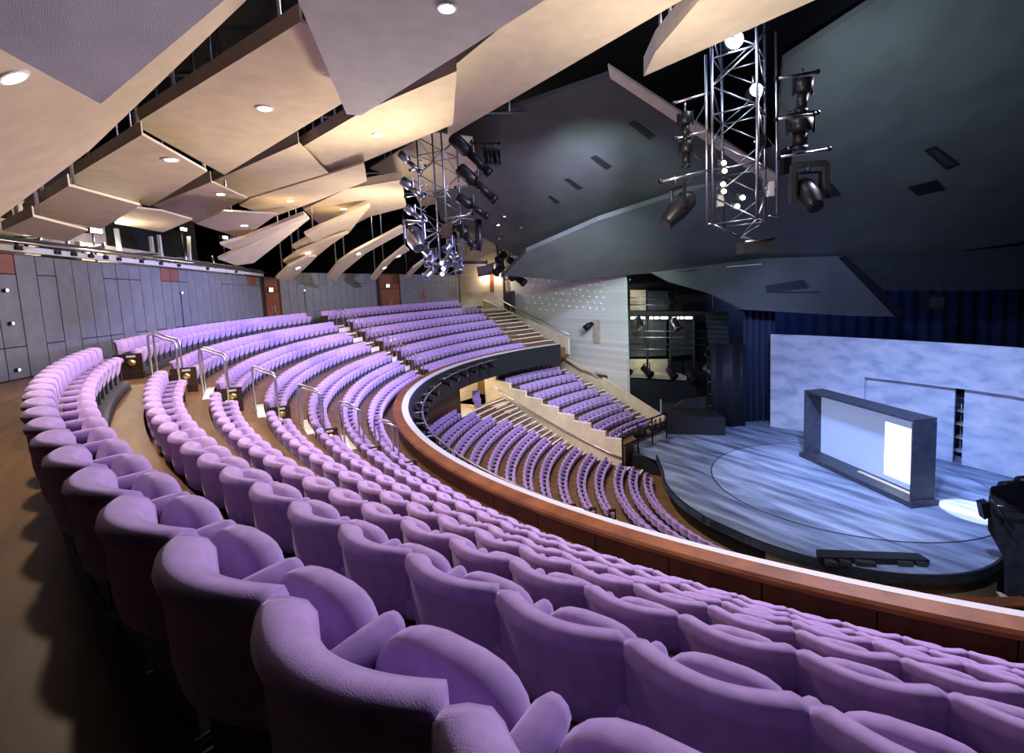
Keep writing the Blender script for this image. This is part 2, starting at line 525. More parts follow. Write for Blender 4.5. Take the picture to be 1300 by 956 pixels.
ORD = ('first second third fourth fifth sixth seventh eighth ninth tenth eleventh twelfth thirteenth fourteenth fifteenth sixteenth '
       'seventeenth eighteenth nineteenth twentieth twenty-first twenty-second twenty-third twenty-fourth twenty-fifth twenty-sixth '
       'twenty-seventh twenty-eighth twenty-ninth thirtieth thirty-first thirty-second thirty-third thirty-fourth thirty-fifth '
       'thirty-sixth thirty-seventh thirty-eighth thirty-ninth fortieth').split()
ROWN = ['rearmost row', 'second row from back', 'third row from back', 'fourth row from back', 'third row from rail', 'second row from rail', 'row along the rail']
PITCHM = 0.545
seats = []                                # (dist, x, y, z, rot, label, group)
def fill(rf, z, d0, d1, lab=None, grp=None):
    """Chairs from angle d0 to d1, the first against d0."""
    s = 1 if d1 > d0 else -1
    d = d0 + s * math.degrees(PITCHM / 2 / rf(d0))
    n = 0
    while s * (d1 - d) > 0:
        r = rf(d)
        x, y = pol(r, d)
        x2, y2 = pol(rf(d + 0.5), d + 0.5)
        tx, ty = x2 - x, y2 - y
        ang = math.atan2(tx, -ty) if False else math.atan2(ty, tx) + PI / 2
        # facing direction is perpendicular to the row, towards the stage
        fx, fy = math.cos(ang), math.sin(ang)
        if fx * (C0.x - x) + fy * (C0.y - y) < 0:
            ang += PI
        seats.append((x, y, z, ang - PI / 2, lab(n) if lab else None, grp))
        n += 1
        d += s * math.degrees(PITCHM / math.hypot(tx, ty) * math.radians(0.5))
    return n
NEAR0, MID0, MID1, FAR0 = 210.2, 206.6, 170.6, 167.6
FAR1 = [130.0, 131.2, 131.9, 132.6, 133.6, 134.3, 135.2]
MID1K = [168.9, 169.6, 170.6, 170.8, 170.8, 170.6, 170.0]
FAR0K = [164.6, 165.6, 167.2, 167.4, 168.2, 167.6, 167.6]
for k in range(NR):
    rf = lambda d, k=k: rrow(k, d)
    fill(rf, SEATZ[k], NEAR0 + 0.1 * k, 243, lambda n, k=k: f'lilac velvet tip-up seat, {ORD[n]} from the aisle, {ROWN[k]}, near block', f'seats of the {ROWN[k]} in the near block')
    fill(rf, SEATZ[k], MID0 + (0.4 * k if k < 4 else 3.0 if k == 4 else 3.8), MID1K[k], lambda n, k=k: f'lilac velvet tip-up seat, {ORD[n]} from handrail aisle, {ROWN[k]}, middle block', f'seats of the {ROWN[k]} in the middle block')
    fill(rf, SEATZ[k], FAR0K[k], FAR1[k], lambda n, k=k: f'lilac velvet tip-up seat, {ORD[n]} from the aisle, {ROWN[k]}, far block', f'seats of the {ROWN[k]} in the far block')
SE0 = [160.0, 157.6, 156.1, 154.2, 153.8, 153.6, 154.2, 152.6, 151.7, 151.7, 151.7, 154.1, 155.7, 159.0]
SE1 = [174.5, 177.5, 180.5, 183.5, 186, 187, 187, 186.5, 186, 186, 186]
for j in range(14):
    rf = lambda d, j=j: SR[j]
    if j < 11:
        fill(rf, SF[j], SE0[j], SE1[j])
        if j > 3:
            fill(rf, SF[j], SE1[j] + 6, 225)
    else:
        fill(rf, SF[j], SE0[j], 238)
BL = [140.2, 142.0, 143.2, 144.7, 146.0, 147.1, 147.9, 148.2, 148.5]
BRT = [123.8, 124.4, 125.1, 125.9, 126.1, 126.4, 126.8, 126.7, 126.2]
for i in range(9):
    fill(lambda d, i=i: BR[i], BF[i], BL[i] - 0.4, BRT[i])

def pix(v):
    d = Vector(v) - EYE
    w = d.dot(FWD)
    if w < 0.05: return (-9999, -9999)
    return 650 + FPX * d.dot(CR) / w, 433 - FPX * d.dot(CU) / w
rank = []
for i, s in enumerate(seats):
    c = Vector((s[0], s[1], s[2] + 0.6))
    px, py = pix(c)
    inside = -260 < px < 1420 and py < 1600
    rank.append((0 if inside and s[4] else 1, (c - EYE).length, i))
rank.sort()
ONES = {i for q, dist, i in rank[:300] if q == 0}
stuff = MB()
sv, sf = [], []
for i, (x, y, z, a, lab, grp) in enumerate(seats):
    if i in ONES:
        root = empty('theatre_seat', (x, y, z), lab, 'seat', grp, a)
        for nm, me in (('backrest', ME_BACK), ('seat_pad', ME_PAD), ('armrest', ME_ARM), ('base', ME_BASE)):
            o = bpy.data.objects.new(nm, me)
            COL.objects.link(o)
            o.parent = root
    else:
        ca, sa = math.cos(a), math.sin(a)
        n = len(sv)
        sv += [(x + ca * p[0] - sa * p[1], y + sa * p[0] + ca * p[1], z + p[2]) for p in lo.v]
        sf += [tuple(q + n for q in f) for f in lo.f]
me = bpy.data.meshes.new('theatre_seat_rows')
me.from_pydata(sv, [], sf)
me.materials.append(VEL)
me.materials.append(SEATB)
nl = len(lo.f)
me.polygons.foreach_set('material_index', [0 if (i % nl) < LO_N else 1 for i in range(len(sf))])
o = bpy.data.objects.new('theatre_seat_rows', me)
COL.objects.link(o)
tag(o, 'rows of small lilac velvet seats in the far block and the stalls below', 'seats', 'seats too small to pick apart', 'stuff')
print('seats', len(seats), len(ONES))

# ---------------------------------------------------------------- balcony front
CB = Vector((14.1, 22.54))
RB = 18.87
root = empty('balcony_rail', (*pol(RB, 180, CB), 4.2), 'curved polished red-brown timber balcony front around the circle seating', 'balcony')
def ringseg(name, mat, prof, a0, a1, st, parent=None, smooth=False, c=CB):
    b = MB()
    rings = []
    for d in arange(a0, a1, st):
        rings.append([Vector((*pol(r, d, c), z)) for r, z in prof])
    b.sweep(rings, smooth=smooth)
    return b.build(name, mat, parent)
A0, A1 = 124, 262
tag(ringseg('handrail_cap', RAILW, [(RB, 5.53), (RB, 5.605), (RB + 0.05, 5.62), (RB + 0.30, 5.60), (RB + 0.34, 5.56), (RB + 0.34, 5.50)], A0, A1, 1.2, root), 'broad red-brown timber capping')
# audience-side panels between shadow joints
d = A0
while d < A1 - 0.1:
    e = min(d + 4.0, A1)
    ringseg('front_panel', PANELW, [(RB + 0.12, 4.2), (RB + 0.12, 5.52), (RB + 0.28, 5.52), (RB + 0.28, 4.2)], d + 0.03, e - 0.03, 1.0, root)
    d = e
tag(ringseg('inner_ledge', LEDGE, [(RB - 0.24, 5.50), (RB - 0.24, 5.55), (RB - 0.002, 5.585), (RB - 0.002, 5.50)], A0, A1, 1.2, root), 'pale ledge on the stage side')
ringseg('fascia', DARKB, [(RB - 0.32, 4.1), (RB - 0.30, 5.49), (RB + 0.10, 5.49), (RB + 0.10, 4.1)], A0, A1, 1.5, root)
# silver lighting bar hung inside the balcony front
root = empty('lighting_bar', (*pol(18.1, 190, CB), 5.0), 'curved silver lighting bar hung along the inside of the balcony front', 'bar')
b = MB()
b.tube([(*pol(18.1, d, CB), 5.22) for d in arange(171, 225, 1.5)], 0.03, 8)
b.build('bar', STEEL, root)
for d in arange(174, 224, 5.5):
    MB().tube([(*pol(18.1, d, CB), 5.22), (*pol(18.56, d, CB), 5.20)], 0.018, 6).build('bracket', STEEL, root)
    MB().tube([(*pol(18.1, d, CB), 5.22), (*pol(18.1, d, CB), 4.86)], 0.014, 6).build('hanger', LANT, root)
BALC = [(175, 5.0), (179, 4.95), (183, 4.9), (187, 5.0), (191, 4.92), (195, 5.0), (199, 4.95), (204, 5.0), (210, 4.95)]
ring2 = empty('lighting_bar', (*pol(18.1, 158, CB), 5.4), 'second silver bar under the far part of the balcony ledge', 'bar')
MB().tube([(*pol(18.05, d, CB), 5.36) for d in arange(147, 170, 1.5)], 0.025, 8).build('bar', STEEL, ring2)
for d in arange(148, 169, 4):
    MB().tube([(*pol(18.05, d, CB), 5.36), (*pol(18.56, d, CB), 5.3)], 0.018, 6).build('bracket', STEEL, ring2)

# ---------------------------------------------------------------- underside of the circle and stalls back
strip('ceiling', GREYB, lambda d: rbal(d, 18.9), lambda d: 30, 4.40, 4.34, arange(124, 262, 3))
def curved_wall(name, mat, r, z0, z1, a0, a1, th=0.15, st=3.0, c=C0):
    b = MB()
    b.sweep([[Vector((*pol(r, d, c), z0)), Vector((*pol(r, d, c), z1)), Vector((*pol(r + th, d, c), z1)), Vector((*pol(r + th, d, c), z0))] for d in arange(a0, a1, st)])
    return b.build(name, mat)
struct(curved_wall('wall_stalls_back', BEIGEB, 23.6, SF[0] - 0.3, 4.34, 140, 262))
light('AREA', (*pol(22.2, 148), 3.9), 120, WARM, (*pol(22.2, 148), 0), 1.0)
light('POINT', (*pol(22.9, 141), 3.9), 60, WARM, None, 0.2)

# ---------------------------------------------------------------- rear walls of slate panels
WD = Vector((-0.136, 1, 0)).normalized()
W0 = Vector((-11.59, 11.06, 0))
WN = Vector((WD.y, -WD.x, 0))             # towards the seats
def wall_run(name, org, dr, nrm, s0, s1, z0, z1, pw, top, low, reds, seed):
    rnd = random.Random(seed)
    o = MB().slab([org + dr * s0 + Vector((0, 0, z0)), org + dr * s1 + Vector((0, 0, z0)), org + dr * s1 + Vector((0, 0, z1)), org + dr * s0 + Vector((0, 0, z1))], nrm * -0.2).build(name, JOINT)
    struct(o)
    g = 0.014
    n = int((s1 - s0) / pw)
    for i in range(n):
        a, e = s0 + i * pw + g, s0 + (i + 1) * pw - g
        cuts = [z0 + 0.02]
        if i % 2 == 0 or rnd.random() < 0.25: cuts.append(low)
        red = i in reds
        if red or rnd.random() < 0.45: cuts.append(top)
        cuts.append(z1 - 0.01)
        for c in range(len(cuts) - 1):
            p0, p1 = cuts[c] + g, cuts[c + 1] - g
            q = [org + dr * a + Vector((0, 0, p0)), org + dr * e + Vector((0, 0, p0)), org + dr * e + Vector((0, 0, p1)), org + dr * a + Vector((0, 0, p1))]
            isred = red and c == len(cuts) - 2
            pb = MB().slab(q, nrm * (0.03 + 0.004 * rnd.random())).build('wall_panel', REDP if isred else SLATE, o)
            if isred: tag(pb, 'red-brown top panel')
    return o
WL = wall_run('wall_left', W0, WD, WN, -12.1, 17.3, 8.3, 11.27, 0.615, 10.78, 9.07, (19, 20, 31, 32, 44, 45), 3)
KINK = W0 + WD * 17.3
FE = Vector((-5.15, 48.4, 0))
K2 = KINK + Vector((0.15, 1.6, 0))
D2 = (FE - K2).normalized()
N2 = Vector((D2.y, -D2.x, 0))
L2 = (FE - K2).length
DA, DB = None, None
def s_on(px, py):                         # run along the far wall under a surveyed point
    d = ray(px, py)
    # solve EYE + d*t = K2 + D2*s in plan
    det = d.x * -D2.y + d.y * D2.x
    rx, ry = K2.x - EYE.x, K2.y - EYE.y
    return (d.x * ry - d.y * rx) / -det if abs(det) > 1e-9 else 0
def run2(a, b, seed):
    return wall_run('wall_rear', K2, D2, N2, a, b, 8.3, 11.6, 0.62, 10.9, 9.07, (), seed)
run2(0.05, 9.05, 5)
run2(11.65, 21.2, 6)
# doors in the rear walls
def door(name, org, dr, nrm, w, z0, zd, z1, label):
    up = Vector((0, 0, 1))
    o = MB().slab([org + up * z0, org + dr * w + up * z0, org + dr * w + up * z1, org + up * z1], nrm * -0.12).build(name, DOORW)
    tag(o, label, None, None, 'structure')
    for a, b_, c, d_ in ((0, 0.10, z0, z1), (w - 0.10, w, z0, z1), (0.10, w - 0.10, zd, zd + 0.08), (0.10, w - 0.10, z1 - 0.06, z1)):
        MB().slab([org + dr * a + up * c, org + dr * b_ + up * c, org + dr * b_ + up * d_, org + dr * a + up * d_], nrm * 0.06).build('door_frame', PANELW, o)
    m = w / 2
    for a, b_ in ((0.12, m - 0.01), (m + 0.01, w - 0.12)):
        lf = MB().slab([org + dr * a + up * (z0 + 0.02), org + dr * b_ + up * (z0 + 0.02), org + dr * b_ + up * (zd - 0.01), org + dr * a + up * (zd - 0.01)], nrm * 0.03).build('door_leaf', DOORW, o)
        hx = m - 0.18 if a < m - 0.1 else m + 0.10
        MB().slab([org + dr * hx + up * (z0 + 0.9) + nrm * 0.03, org + dr * (hx + 0.08) + up * (z0 + 0.9) + nrm * 0.03, org + dr * (hx + 0.08) + up * (z0 + 1.35) + nrm * 0.03, org + dr * hx + up * (z0 + 1.35) + nrm * 0.03], nrm * 0.02).build('push_plate', STEEL, lf)
    return o
door('door_2', K2 + D2 * 9.06, D2, N2, 2.58, 8.3, 10.4, 11.6, 'brown double door in the far rear wall')
DK = (K2 - KINK).normalized()
NK = Vector((DK.y, -DK.x, 0))
door('door_1', KINK, DK, NK, (K2 - KINK).length, 8.3, 10.4, 11.3, 'brown door where the two slate walls meet')
def sign(px, py, wall_pt, nrm, dr, label):
    p = onplane(px, py, (wall_pt, nrm)) + nrm * 0.10
    r = empty('exit_sign', p, label, 'sign')
    MB().slab([p + dr * a + Vector((0, 0, c)) for a, c in ((-0.22, -0.14), (0.22, -0.14), (0.22, 0.14), (-0.22, 0.14))], nrm * -0.10).build('housing', DARKB, r)
    MB().slab([p + dr * a + Vector((0, 0, c)) for a, c in ((-0.19, -0.11), (0.19, -0.11), (0.19, 0.11), (-0.19, 0.11))], nrm * 0.01).build('lit_face', SIGN, r)
sign(491, 363, K2, N2, D2, 'lit exit sign above the brown double door')
sign(342, 368, KINK, NK, DK, 'lit exit sign above the door between the slate walls')
# fire extinguisher with its dark plate on the far wall
p = onplane(536.5, 374, (K2, N2)) + N2 * 0.19
r = empty('fire_extinguisher', p, 'red fire extinguisher hung on the far slate wall', 'extinguisher')
MB().tube([p + Vector((0, 0, -0.32)), p + Vector((0, 0, 0.16)), p + Vector((0, 0, 0.24))], [0.10, 0.10, 0.04], 10).build('cylinder', RED, r)
MB().tube([p + Vector((0, 0, 0.24)), p + Vector((0, 0, 0.34))], 0.035, 8).build('valve', LANT, r)
MB().slab([p + D2 * a + Vector((0, 0, c)) - N2 * 0.14 for a, c in ((-0.1, 0.4), (0.1, 0.4), (0.1, 0.75), (-0.1, 0.75))], N2 * 0.02).build('notice_plate', REDP, r)
# pilot lamps on the slate walls
def pilot(px, py, pl, nrm, mat, label, cable=None):
    p = onplane(px, py, pl) + nrm * 0.075
    r = empty('pilot_lamp', p, label, 'lamp')
    MB().tube([p - nrm * 0.02, p + nrm * 0.03, p + nrm * 0.05], [0.045, 0.045, 0.035], 10).build('housing', GREYB, r)
    MB().tube([p + nrm * 0.051, p + nrm * 0.058], 0.03, 10).build('lens', mat, r)
    if cable:
        q = onplane(*cable, pl) + nrm * 0.05
        MB().tube([p + Vector((0, 0, -0.06)), q], 0.012, 6).build('conduit', DARKB, r)
PLW = (W0, WN)
pilot(1.5, 369, PLW, WN, LENS, 'small white pilot lamp beside the dark slot at the frame edge')
pilot(9, 411, PLW, WN, LEDB, 'small blue-lit pilot lamp on the slate wall')
pilot(17, 470, PLW, WN, LEDB, 'low blue-lit pilot lamp near the floor of the slate wall')
pilot(227, 372, PLW, WN, LENS, 'white pilot lamp under the red-brown top panel, conduit below', (232, 416))
pilot(385, 369, (K2, N2), N2, LENS, 'white pilot lamp on a thin pole against the far slate wall', (387.5, 394))

# cable tray and gallery above the left wall
root = empty('cable_tray', W0 + WD * 3 + Vector((0, 0, 11.3)), 'pale metal cable tray with dark clips running along the wall top', 'tray')
def along(s, z, off=0.0):
    return W0 + WD * s + Vector((0, 0, z)) + WN * off
b = MB()
b.slab([along(-12, 11.30, 0.10), along(17.0, 11.30, 0.10), along(17.0, 11.44, 0.10), along(-12, 11.44, 0.10)], WN * 0.10)
b.build('tray_rail', LEDGE, root)
MB().tube([along(-12, 11.55, 0.16), along(17.2, 11.52, 0.16)], 0.04, 8).build('pipe', STEEL, root)
MB().slab([along(-12, 11.58, 0.0), along(17.2, 11.58, 0.0), along(17.2, 11.66, 0.0), along(-12, 11.66, 0.0)], WN * 0.08).build('upper_rail', GREYB, root)
for px in (12, 62, 83, 105, 124, 141, 170, 195, 218, 255, 292):
    c = onplane(px, 330, PLW)
    s = (c - W0).dot(WD)
    MB().slab([along(s - 0.09, 11.33, 0.205), along(s + 0.09, 11.33, 0.205), along(s + 0.09, 11.43, 0.205), along(s - 0.09, 11.43, 0.205)], WN * 0.05).build('clip', LANT, root)
# gallery behind: sand-coloured bays between dark openings
def gal(s0, s1, z0, z1, off, mat, nm='wall_gallery'):
    return struct(MB().slab([along(s0, z0, off), along(s1, z0, off), along(s1, z1, off), along(s0, z1, off)], WN * -0.15).build(nm, mat))
gal(-12, 19, 11.27, 16, -4.0, GREYB)
gal(-12, 1.9, 11.3, 12.05, -0.5, CONC)
gal(2.1, 3.4, 11.3, 12.35, -1.2, CONC)
gal(4.4, 9.0, 11.3, 11.95, -0.8, CONC)
gal(9.0, 17.0, 11.3, 11.85, -0.8, CONC)
gal(4.0, 8.0, 11.9, 13.2, -2.2, CONC)
struct(MB().slab([along(-12, 11.27, -4), along(19, 11.27, -4), along(19, 11.27, -0.2), along(-12, 11.27, -0.2)], (0, 0, -0.1)).build('floor', CONC))
for i, (px, py0, py1, lab) in enumerate(((52, 297, 315, 'short steel post of the gallery rail, nearest the frame edge'), (87, 303, 321, 'steel post of the gallery rail beside the bright lamp'), (134, 308, 327, 'thick pale steel post on the gallery'), (237, 318, 338, 'steel post of the gallery rail over the red-brown panel'), (272, 325, 341, 'short steel post at the far end of the gallery rail'))):
    a, c = onplane(px, py1, (W0 - WN * 0.1, WN)), onplane(px, py0, (W0 - WN * 0.1, WN))
    r = empty('gallery_post', a, lab, 'post')
    MB().tube([a, Vector((a.x, a.y, c.z))], 0.045, 8).build('post', STEEL, r)
    MB().box((a.x, a.y, a.z), (0.16, 0.16, 0.06)).build('foot_plate', GREYB, r)
for i, (x0, y0, x1, y1, lab) in enumerate(((2, 303, 50, 302, 'dark rail of the gallery nearest the frame edge'), (88, 316, 132, 313, 'dark rail beside the bright gallery lamp'), (152, 324, 200, 322, 'dark rail in the middle of the gallery'), (205, 331, 232, 328, 'short dark rail far along the gallery'))):
    a, c = onplane(x0, y0, (W0 - WN * 0.15, WN)), onplane(x1, y1, (W0 - WN * 0.15, WN))
    r = empty('gallery_rail', a, lab, 'rail')
    MB().tube([a, c], 0.05, 8).build('rail', LANT, r)
    for t in (0.35, 0.6):
        q = a.lerp(c, t)
        MB().tube([q, q + Vector((0, 0, -0.28))], 0.035, 6).build('bracket', LANT, r)
for i, (x0, y0, x1, y1, lab) in enumerate(((148, 290, 153, 322, 'pair-side raking pale strut at the dark gallery opening'), (192, 300, 196, 335, 'raking pale strut in the gallery, middle one'), (202, 298, 206, 330, 'raking pale strut in the gallery, beside the middle one'), (240, 300, 242, 336, 'raking pale strut under the low ceiling baffle'))):
    a, c = onplane(x1, y1, (W0 - WN * 0.3, WN)), onplane(x0, y0, (W0 - WN * 0.9, WN))
    tag(MB().slab([a, a + WD * 0.12, c + WD * 0.12, c], WN * -0.1).build('gallery_strut', LEDGE), lab, 'strut')
def flood(px, py, pl, lab, pw, aim):
    p = onplane(px, py, pl)
    r = empty('gallery_lamp', p, lab, 'lamp')
    MB().box(p - WN * 0.08, (0.22, 0.42, 0.16)).build('housing', LANT, r)
    MB().tube([p - WN * 0.08, Vector((p.x - WN.x * 0.08, p.y - WN.y * 0.08, 11.27))], 0.03, 6).build('stand', LANT, r)
    MB().box(p + WN * 0.04, (0.03, 0.36, 0.11)).build('lens', BULB, r)
    light('POINT', p + WN * 0.35, pw, WARM, None, 0.1)
flood(121, 293, (W0 - WN * 0.45, WN), 'bright flood lamp in the gallery opening', 150, None)
flood(232, 291, (W0 - WN * 1.2, WN), 'bright lamp under the low baffle, second along the gallery', 45, None)
flood(285, 301.5, (W0 - WN * 0.45, WN), 'bright lamp in the dark corner at the far end of the gallery', 45, None)

# ---------------------------------------------------------------- side walls of the house
VA = onplane(585, 381, (K2, N2)).xy
PHI = 120.8
uc = Vector((math.cos(math.radians(PHI)), math.sin(math.radians(PHI)), 0))
nc = Vector((uc.y, -uc.x, 0))
if nc.dot(EYE - Vector((C0.x, C0.y, 0))) < 0: nc = -nc
PLC = (Vector((C0.x, C0.y, 0)), nc)
VQ = onplane(645, 360, PLC).xy
def vwall(name, mat, a, c, z0, z1, th=0.25):
    a, c = Vector((a[0], a[1], 0)), Vector((c[0], c[1], 0))
    n = (c - a).normalized()
    n = Vector((n.y, -n.x, 0))
    if n.dot(EYE - a) > 0: n = -n
    return struct(MB().slab([a + Vector((0, 0, z0)), c + Vector((0, 0, z0)), c + Vector((0, 0, z1)), a + Vector((0, 0, z1))], n * th).build(name, mat))
vwall('wall_right', BEIGEB, (VA[0], VA[1]), VQ, 4, 17)
CRW = vwall('wall_right', CREAM, VQ, onplane(794.5, 420, PLC).xy, -1, 14.5)
# raised white dots standing in for light glints on the cream wall
rnd = random.Random(4)
for ix in range(12):
    for iy in range(9):
        px, py = 668 + ix * 8.6 + (iy % 2) * 3, 332 + iy * 7.4 + ix * 0.8
        if py > 395 or px > 768: continue
        p = onplane(px, py, PLC)
        MB().box(p + nc * 0.05, (0.20, 0.12, 0.10), rz=math.radians(PHI)).build('glint_dot', WHITEP, CRW)
o = MB().slab([onplane(x, y, PLC) + nc * 0.05 for x, y in ((755, 406), (763, 406), (763, 435), (755, 435))], nc * 0.08)
lw = empty('wall_lantern', onplane(759, 420, PLC), 'dark lantern on a brown board against the cream wall', 'lantern')
o.build('back_board', CONC, lw)
p = onplane(752, 413, PLC) + nc * 0.35
MB().tube([p + Vector((-0.35, 0, -0.25)), p, p + Vector((0.3, 0, 0.2))], [0.26, 0.24, 0.12], 12).build('body', LANT, lw)
MB().tube([p, onplane(757, 411, PLC)], 0.05, 6).build('bracket', LANT, lw)
# grey post and dark panel where the two wall finishes meet
gp = Vector((VQ.x, VQ.y, 0)) + nc * 0.45
r = empty('grey_post', gp + Vector((0, 0, 6)), 'tall grey steel post in front of the wall corner', 'post')
zt, zb = onplane(646, 318, PLC).z, onplane(646, 412, PLC).z
MB().tube([gp + Vector((0, 0, zb)), gp + Vector((0, 0, zt))], 0.13, 8).build('post', GREYB, r)
MB().box((gp.x, gp.y, zb + 0.02), (0.4, 0.4, 0.08)).build('base_plate', GREYB, r)
r = empty('loudspeaker', onplane(652, 387, PLC) + nc * 0.3, 'dark grey column loudspeaker beside the grey post', 'loudspeaker')
MB().slab([onplane(x, y, PLC) + nc * 0.25 for x, y in ((648.5, 370), (656.5, 369), (657.5, 404), (648.5, 398))], nc * 0.35).build('cabinet', GREYB, r)
MB().slab([onplane(x, y, PLC) + nc * 0.6 for x, y in ((649.5, 372), (655.5, 371), (656.5, 402), (649.5, 397))], nc * 0.02).build('grille', DARKB, r)
# brown uplit board on the sand wall
bw = (Vector((VA[0], VA[1], 0)), None)
dv = Vector((VQ.x - VA[0], VQ.y - VA[1], 0)).normalized()
nb = Vector((dv.y, -dv.x, 0))
if nb.dot(EYE - Vector((VA[0], VA[1], 0))) < 0: nb = -nb
PLB = (Vector((VA[0], VA[1], 0)), nb)
r = empty('wall_board', onplane(624.5, 358, PLB), 'narrow brown board uplit on the sand-coloured wall', 'board')
MB().slab([onplane(x, y, PLB) for x, y in ((622, 348), (627, 348), (627.5, 371), (622.5, 371))], nb * 0.15).build('board', DOORW, r)
for x in (617, 632):
    p = onplane(x, 352, PLB) + nb * 0.5
    light('POINT', p, 70, WARM, None, 0.1)

# stairs and sloping parapet beside the far block
for k in range(NR - 1):
    for h, zz in ((0, FLR[k + 1] + 0.275), ):
        b = MB()
        r0, r1 = rrow(k + 1, 131) + BACK - 0.36, rrow(k + 1, 131) + BACK
        rings = [[Vector((*pol(r0 * 1.0, d), FLR[k + 1])), Vector((*pol(r0, d), zz)), Vector((*pol(r1, d), zz)), Vector((*pol(r1, d), FLR[k + 1]))] for d in arange(125.0, FAR1[k + 1] - 0.4, 1.5)]
        st = empty('aisle_step', (*pol(r0, 127), FLR[k + 1]), f'timber half step with pale nosing beside the far block, {ROWN[k + 1]}', 'step')
        b.sweep(rings).build('tread', PARQ, st)
        for rr, z2 in ((r0, zz), (r1, FLR[k])):
            MB().sweep([[Vector((*pol(rr - 0.02, d), z2 - 0.05)), Vector((*pol(rr - 0.02, d), z2 + 0.012)), Vector((*pol(rr + 0.09, d), z2 + 0.012)), Vector((*pol(rr + 0.09, d), z2 - 0.05))] for d in arange(125.0, FAR1[k + 1] - 0.4, 1.5)]).build('nosing', NOSE, st)
pa = [Vector((*pol(r_, 124.2), 0)) for r_ in (32.5, 19.2)]
r = empty('stair_parapet', pa[0] + Vector((0, 0, 8)), 'pale sloping parapet with handrail beside the far block stairs', 'parapet')
pn = (pa[1] - pa[0]).normalized()
pn = Vector((pn.y, -pn.x, 0))
MB().slab([pa[0] + Vector((0, 0, 7.5)), pa[1] + Vector((0, 0, 4.6)), pa[1] + Vector((0, 0, FLR[6] + 0.75)), pa[0] + Vector((0, 0, FLR[0] + 0.95))], pn * 0.15).build('parapet', BANKW, r)
MB().tube([pa[0] + Vector((0, 0, FLR[0] + 1.75)), pa[1] + Vector((0, 0, FLR[6] + 1.0))], 0.05, 8).build('handrail', STEEL, r)
for t in (0.2, 0.4, 0.6, 0.8):
    q = pa[0].lerp(pa[1], t)
    zt = FLR[0] + 1.75 + (FLR[6] + 1.0 - FLR[0] - 1.75) * t
    MB().tube([q + Vector((0, 0, zt - 0.8)), q + Vector((0, 0, zt))], 0.025, 6).build('baluster', STEEL, r)

# ---------------------------------------------------------------- raised stalls bank: stepped timber wall, stairs, parapet
def pt3(r, deg, z, c=C0):
    x, y = pol(r, deg, c)
    return Vector((x, y, z))
wall = []
for i in range(9):
    zt = BF[i] + 0.50
    r_in = BR[i] - 0.72
    r_out = (BR[i - 1] - 0.72) if i else 22.6
    wall += [(r_out, BL[min(i, 8)] + 0.3, zt), (r_in, BL[i] + 0.3, zt)]
end_r = BR[8] - 1.0
root = empty('bank_wall', pt3(16, 147, SF[4]), 'pale timber wall with stepped top beside the raised stalls bank', 'wall')
def bankdeg(r): 
    t = max(0.0, min(1.0, (21.95 - r) / 10.4))
    return 140.6 + 8.4 * t ** 0.8
for i in range(9):
    zt = BF[i] + 0.45
    r_in = BR[i] - 0.78
    r_out = (BR[i - 1] - 0.78) if i else 22.7
    a, c = pt3(r_out, bankdeg(r_out), 0), pt3(r_in, bankdeg(r_in), 0)
    n = (c - a).normalized()
    n = Vector((n.y, -n.x, 0))
    if n.dot(EYE - a) < 0: n = -n
    zb = SF[min(13, max(0, int((20.1 - r_in) / 0.87)))] - 1.0
    g = n.cross(Vector((0, 0, 1))) * 0
    MB().slab([Vector((a.x, a.y, zb)), Vector((c.x, c.y, zb)), Vector((c.x, c.y, zt)), Vector((a.x, a.y, zt))], n * -0.16).build('wall_panel', BANKW, root)
    MB().slab([Vector((a.x, a.y, zt)), Vector((c.x, c.y, zt)), Vector((c.x, c.y, zt + 0.03)), Vector((a.x, a.y, zt + 0.03))], n * -0.18).build('capping', NOSE, root)
pts = []
for r_ in arange(21.6, 10.6, 1.0):
    d_ = bankdeg(r_) + 0.45 * 13 / r_
    f_ = max(0.0, min(1.0, (21.6 - r_) / 11.0))
    pts.append(pt3(r_, d_, 2.95 - 3.25 * f_))
hr = empty('bank_handrail', pts[0], 'steel handrail along the pale timber bank wall', 'handrail')
MB().tube(pts, 0.045, 8).build('rail', STEEL, hr)
for q in pts[1::3]:
    MB().tube([q, q + (Vector((C0.x, C0.y, 0)) - Vector((q.x, q.y, 0))).cross(Vector((0, 0, 1))).normalized() * 0.14], 0.02, 6).build('bracket', STEEL, hr)
# stairs between stalls block and bank wall
for j in range(13):
    st = empty('stalls_step', pt3(SR[j] - 0.2, 151, SF[j]), f'pale nosed aisle step beside the timber bank wall, {ORD[j]} from the back', 'step')
    for rr, zz in ((SR[j] + BACK, SF[j - 1] if j else SF[0] + 0.05), (SR[j] + BACK - 0.43, SF[j] + 0.16)):
        d0, d1 = bankdeg(rr) + 0.6, SE0[j] - 0.5
        if d1 - d0 < 0.6: d0 = d1 - 2.5
        if zz == SF[j] + 0.16:
            MB().sweep([[pt3(rr, d, SF[j]), pt3(rr, d, zz), pt3(rr + 0.43, d, zz), pt3(rr + 0.43, d, SF[j])] for d in arange(d0, d1, 2)]).build('tread', PARQ, st)
        MB().sweep([[pt3(rr - 0.02, d, zz - 0.03), pt3(rr - 0.02, d, zz + 0.012), pt3(rr + 0.08, d, zz + 0.012), pt3(rr + 0.08, d, zz - 0.03)] for d in arange(d0, d1, 2)]).build('nosing', NOSE, st)
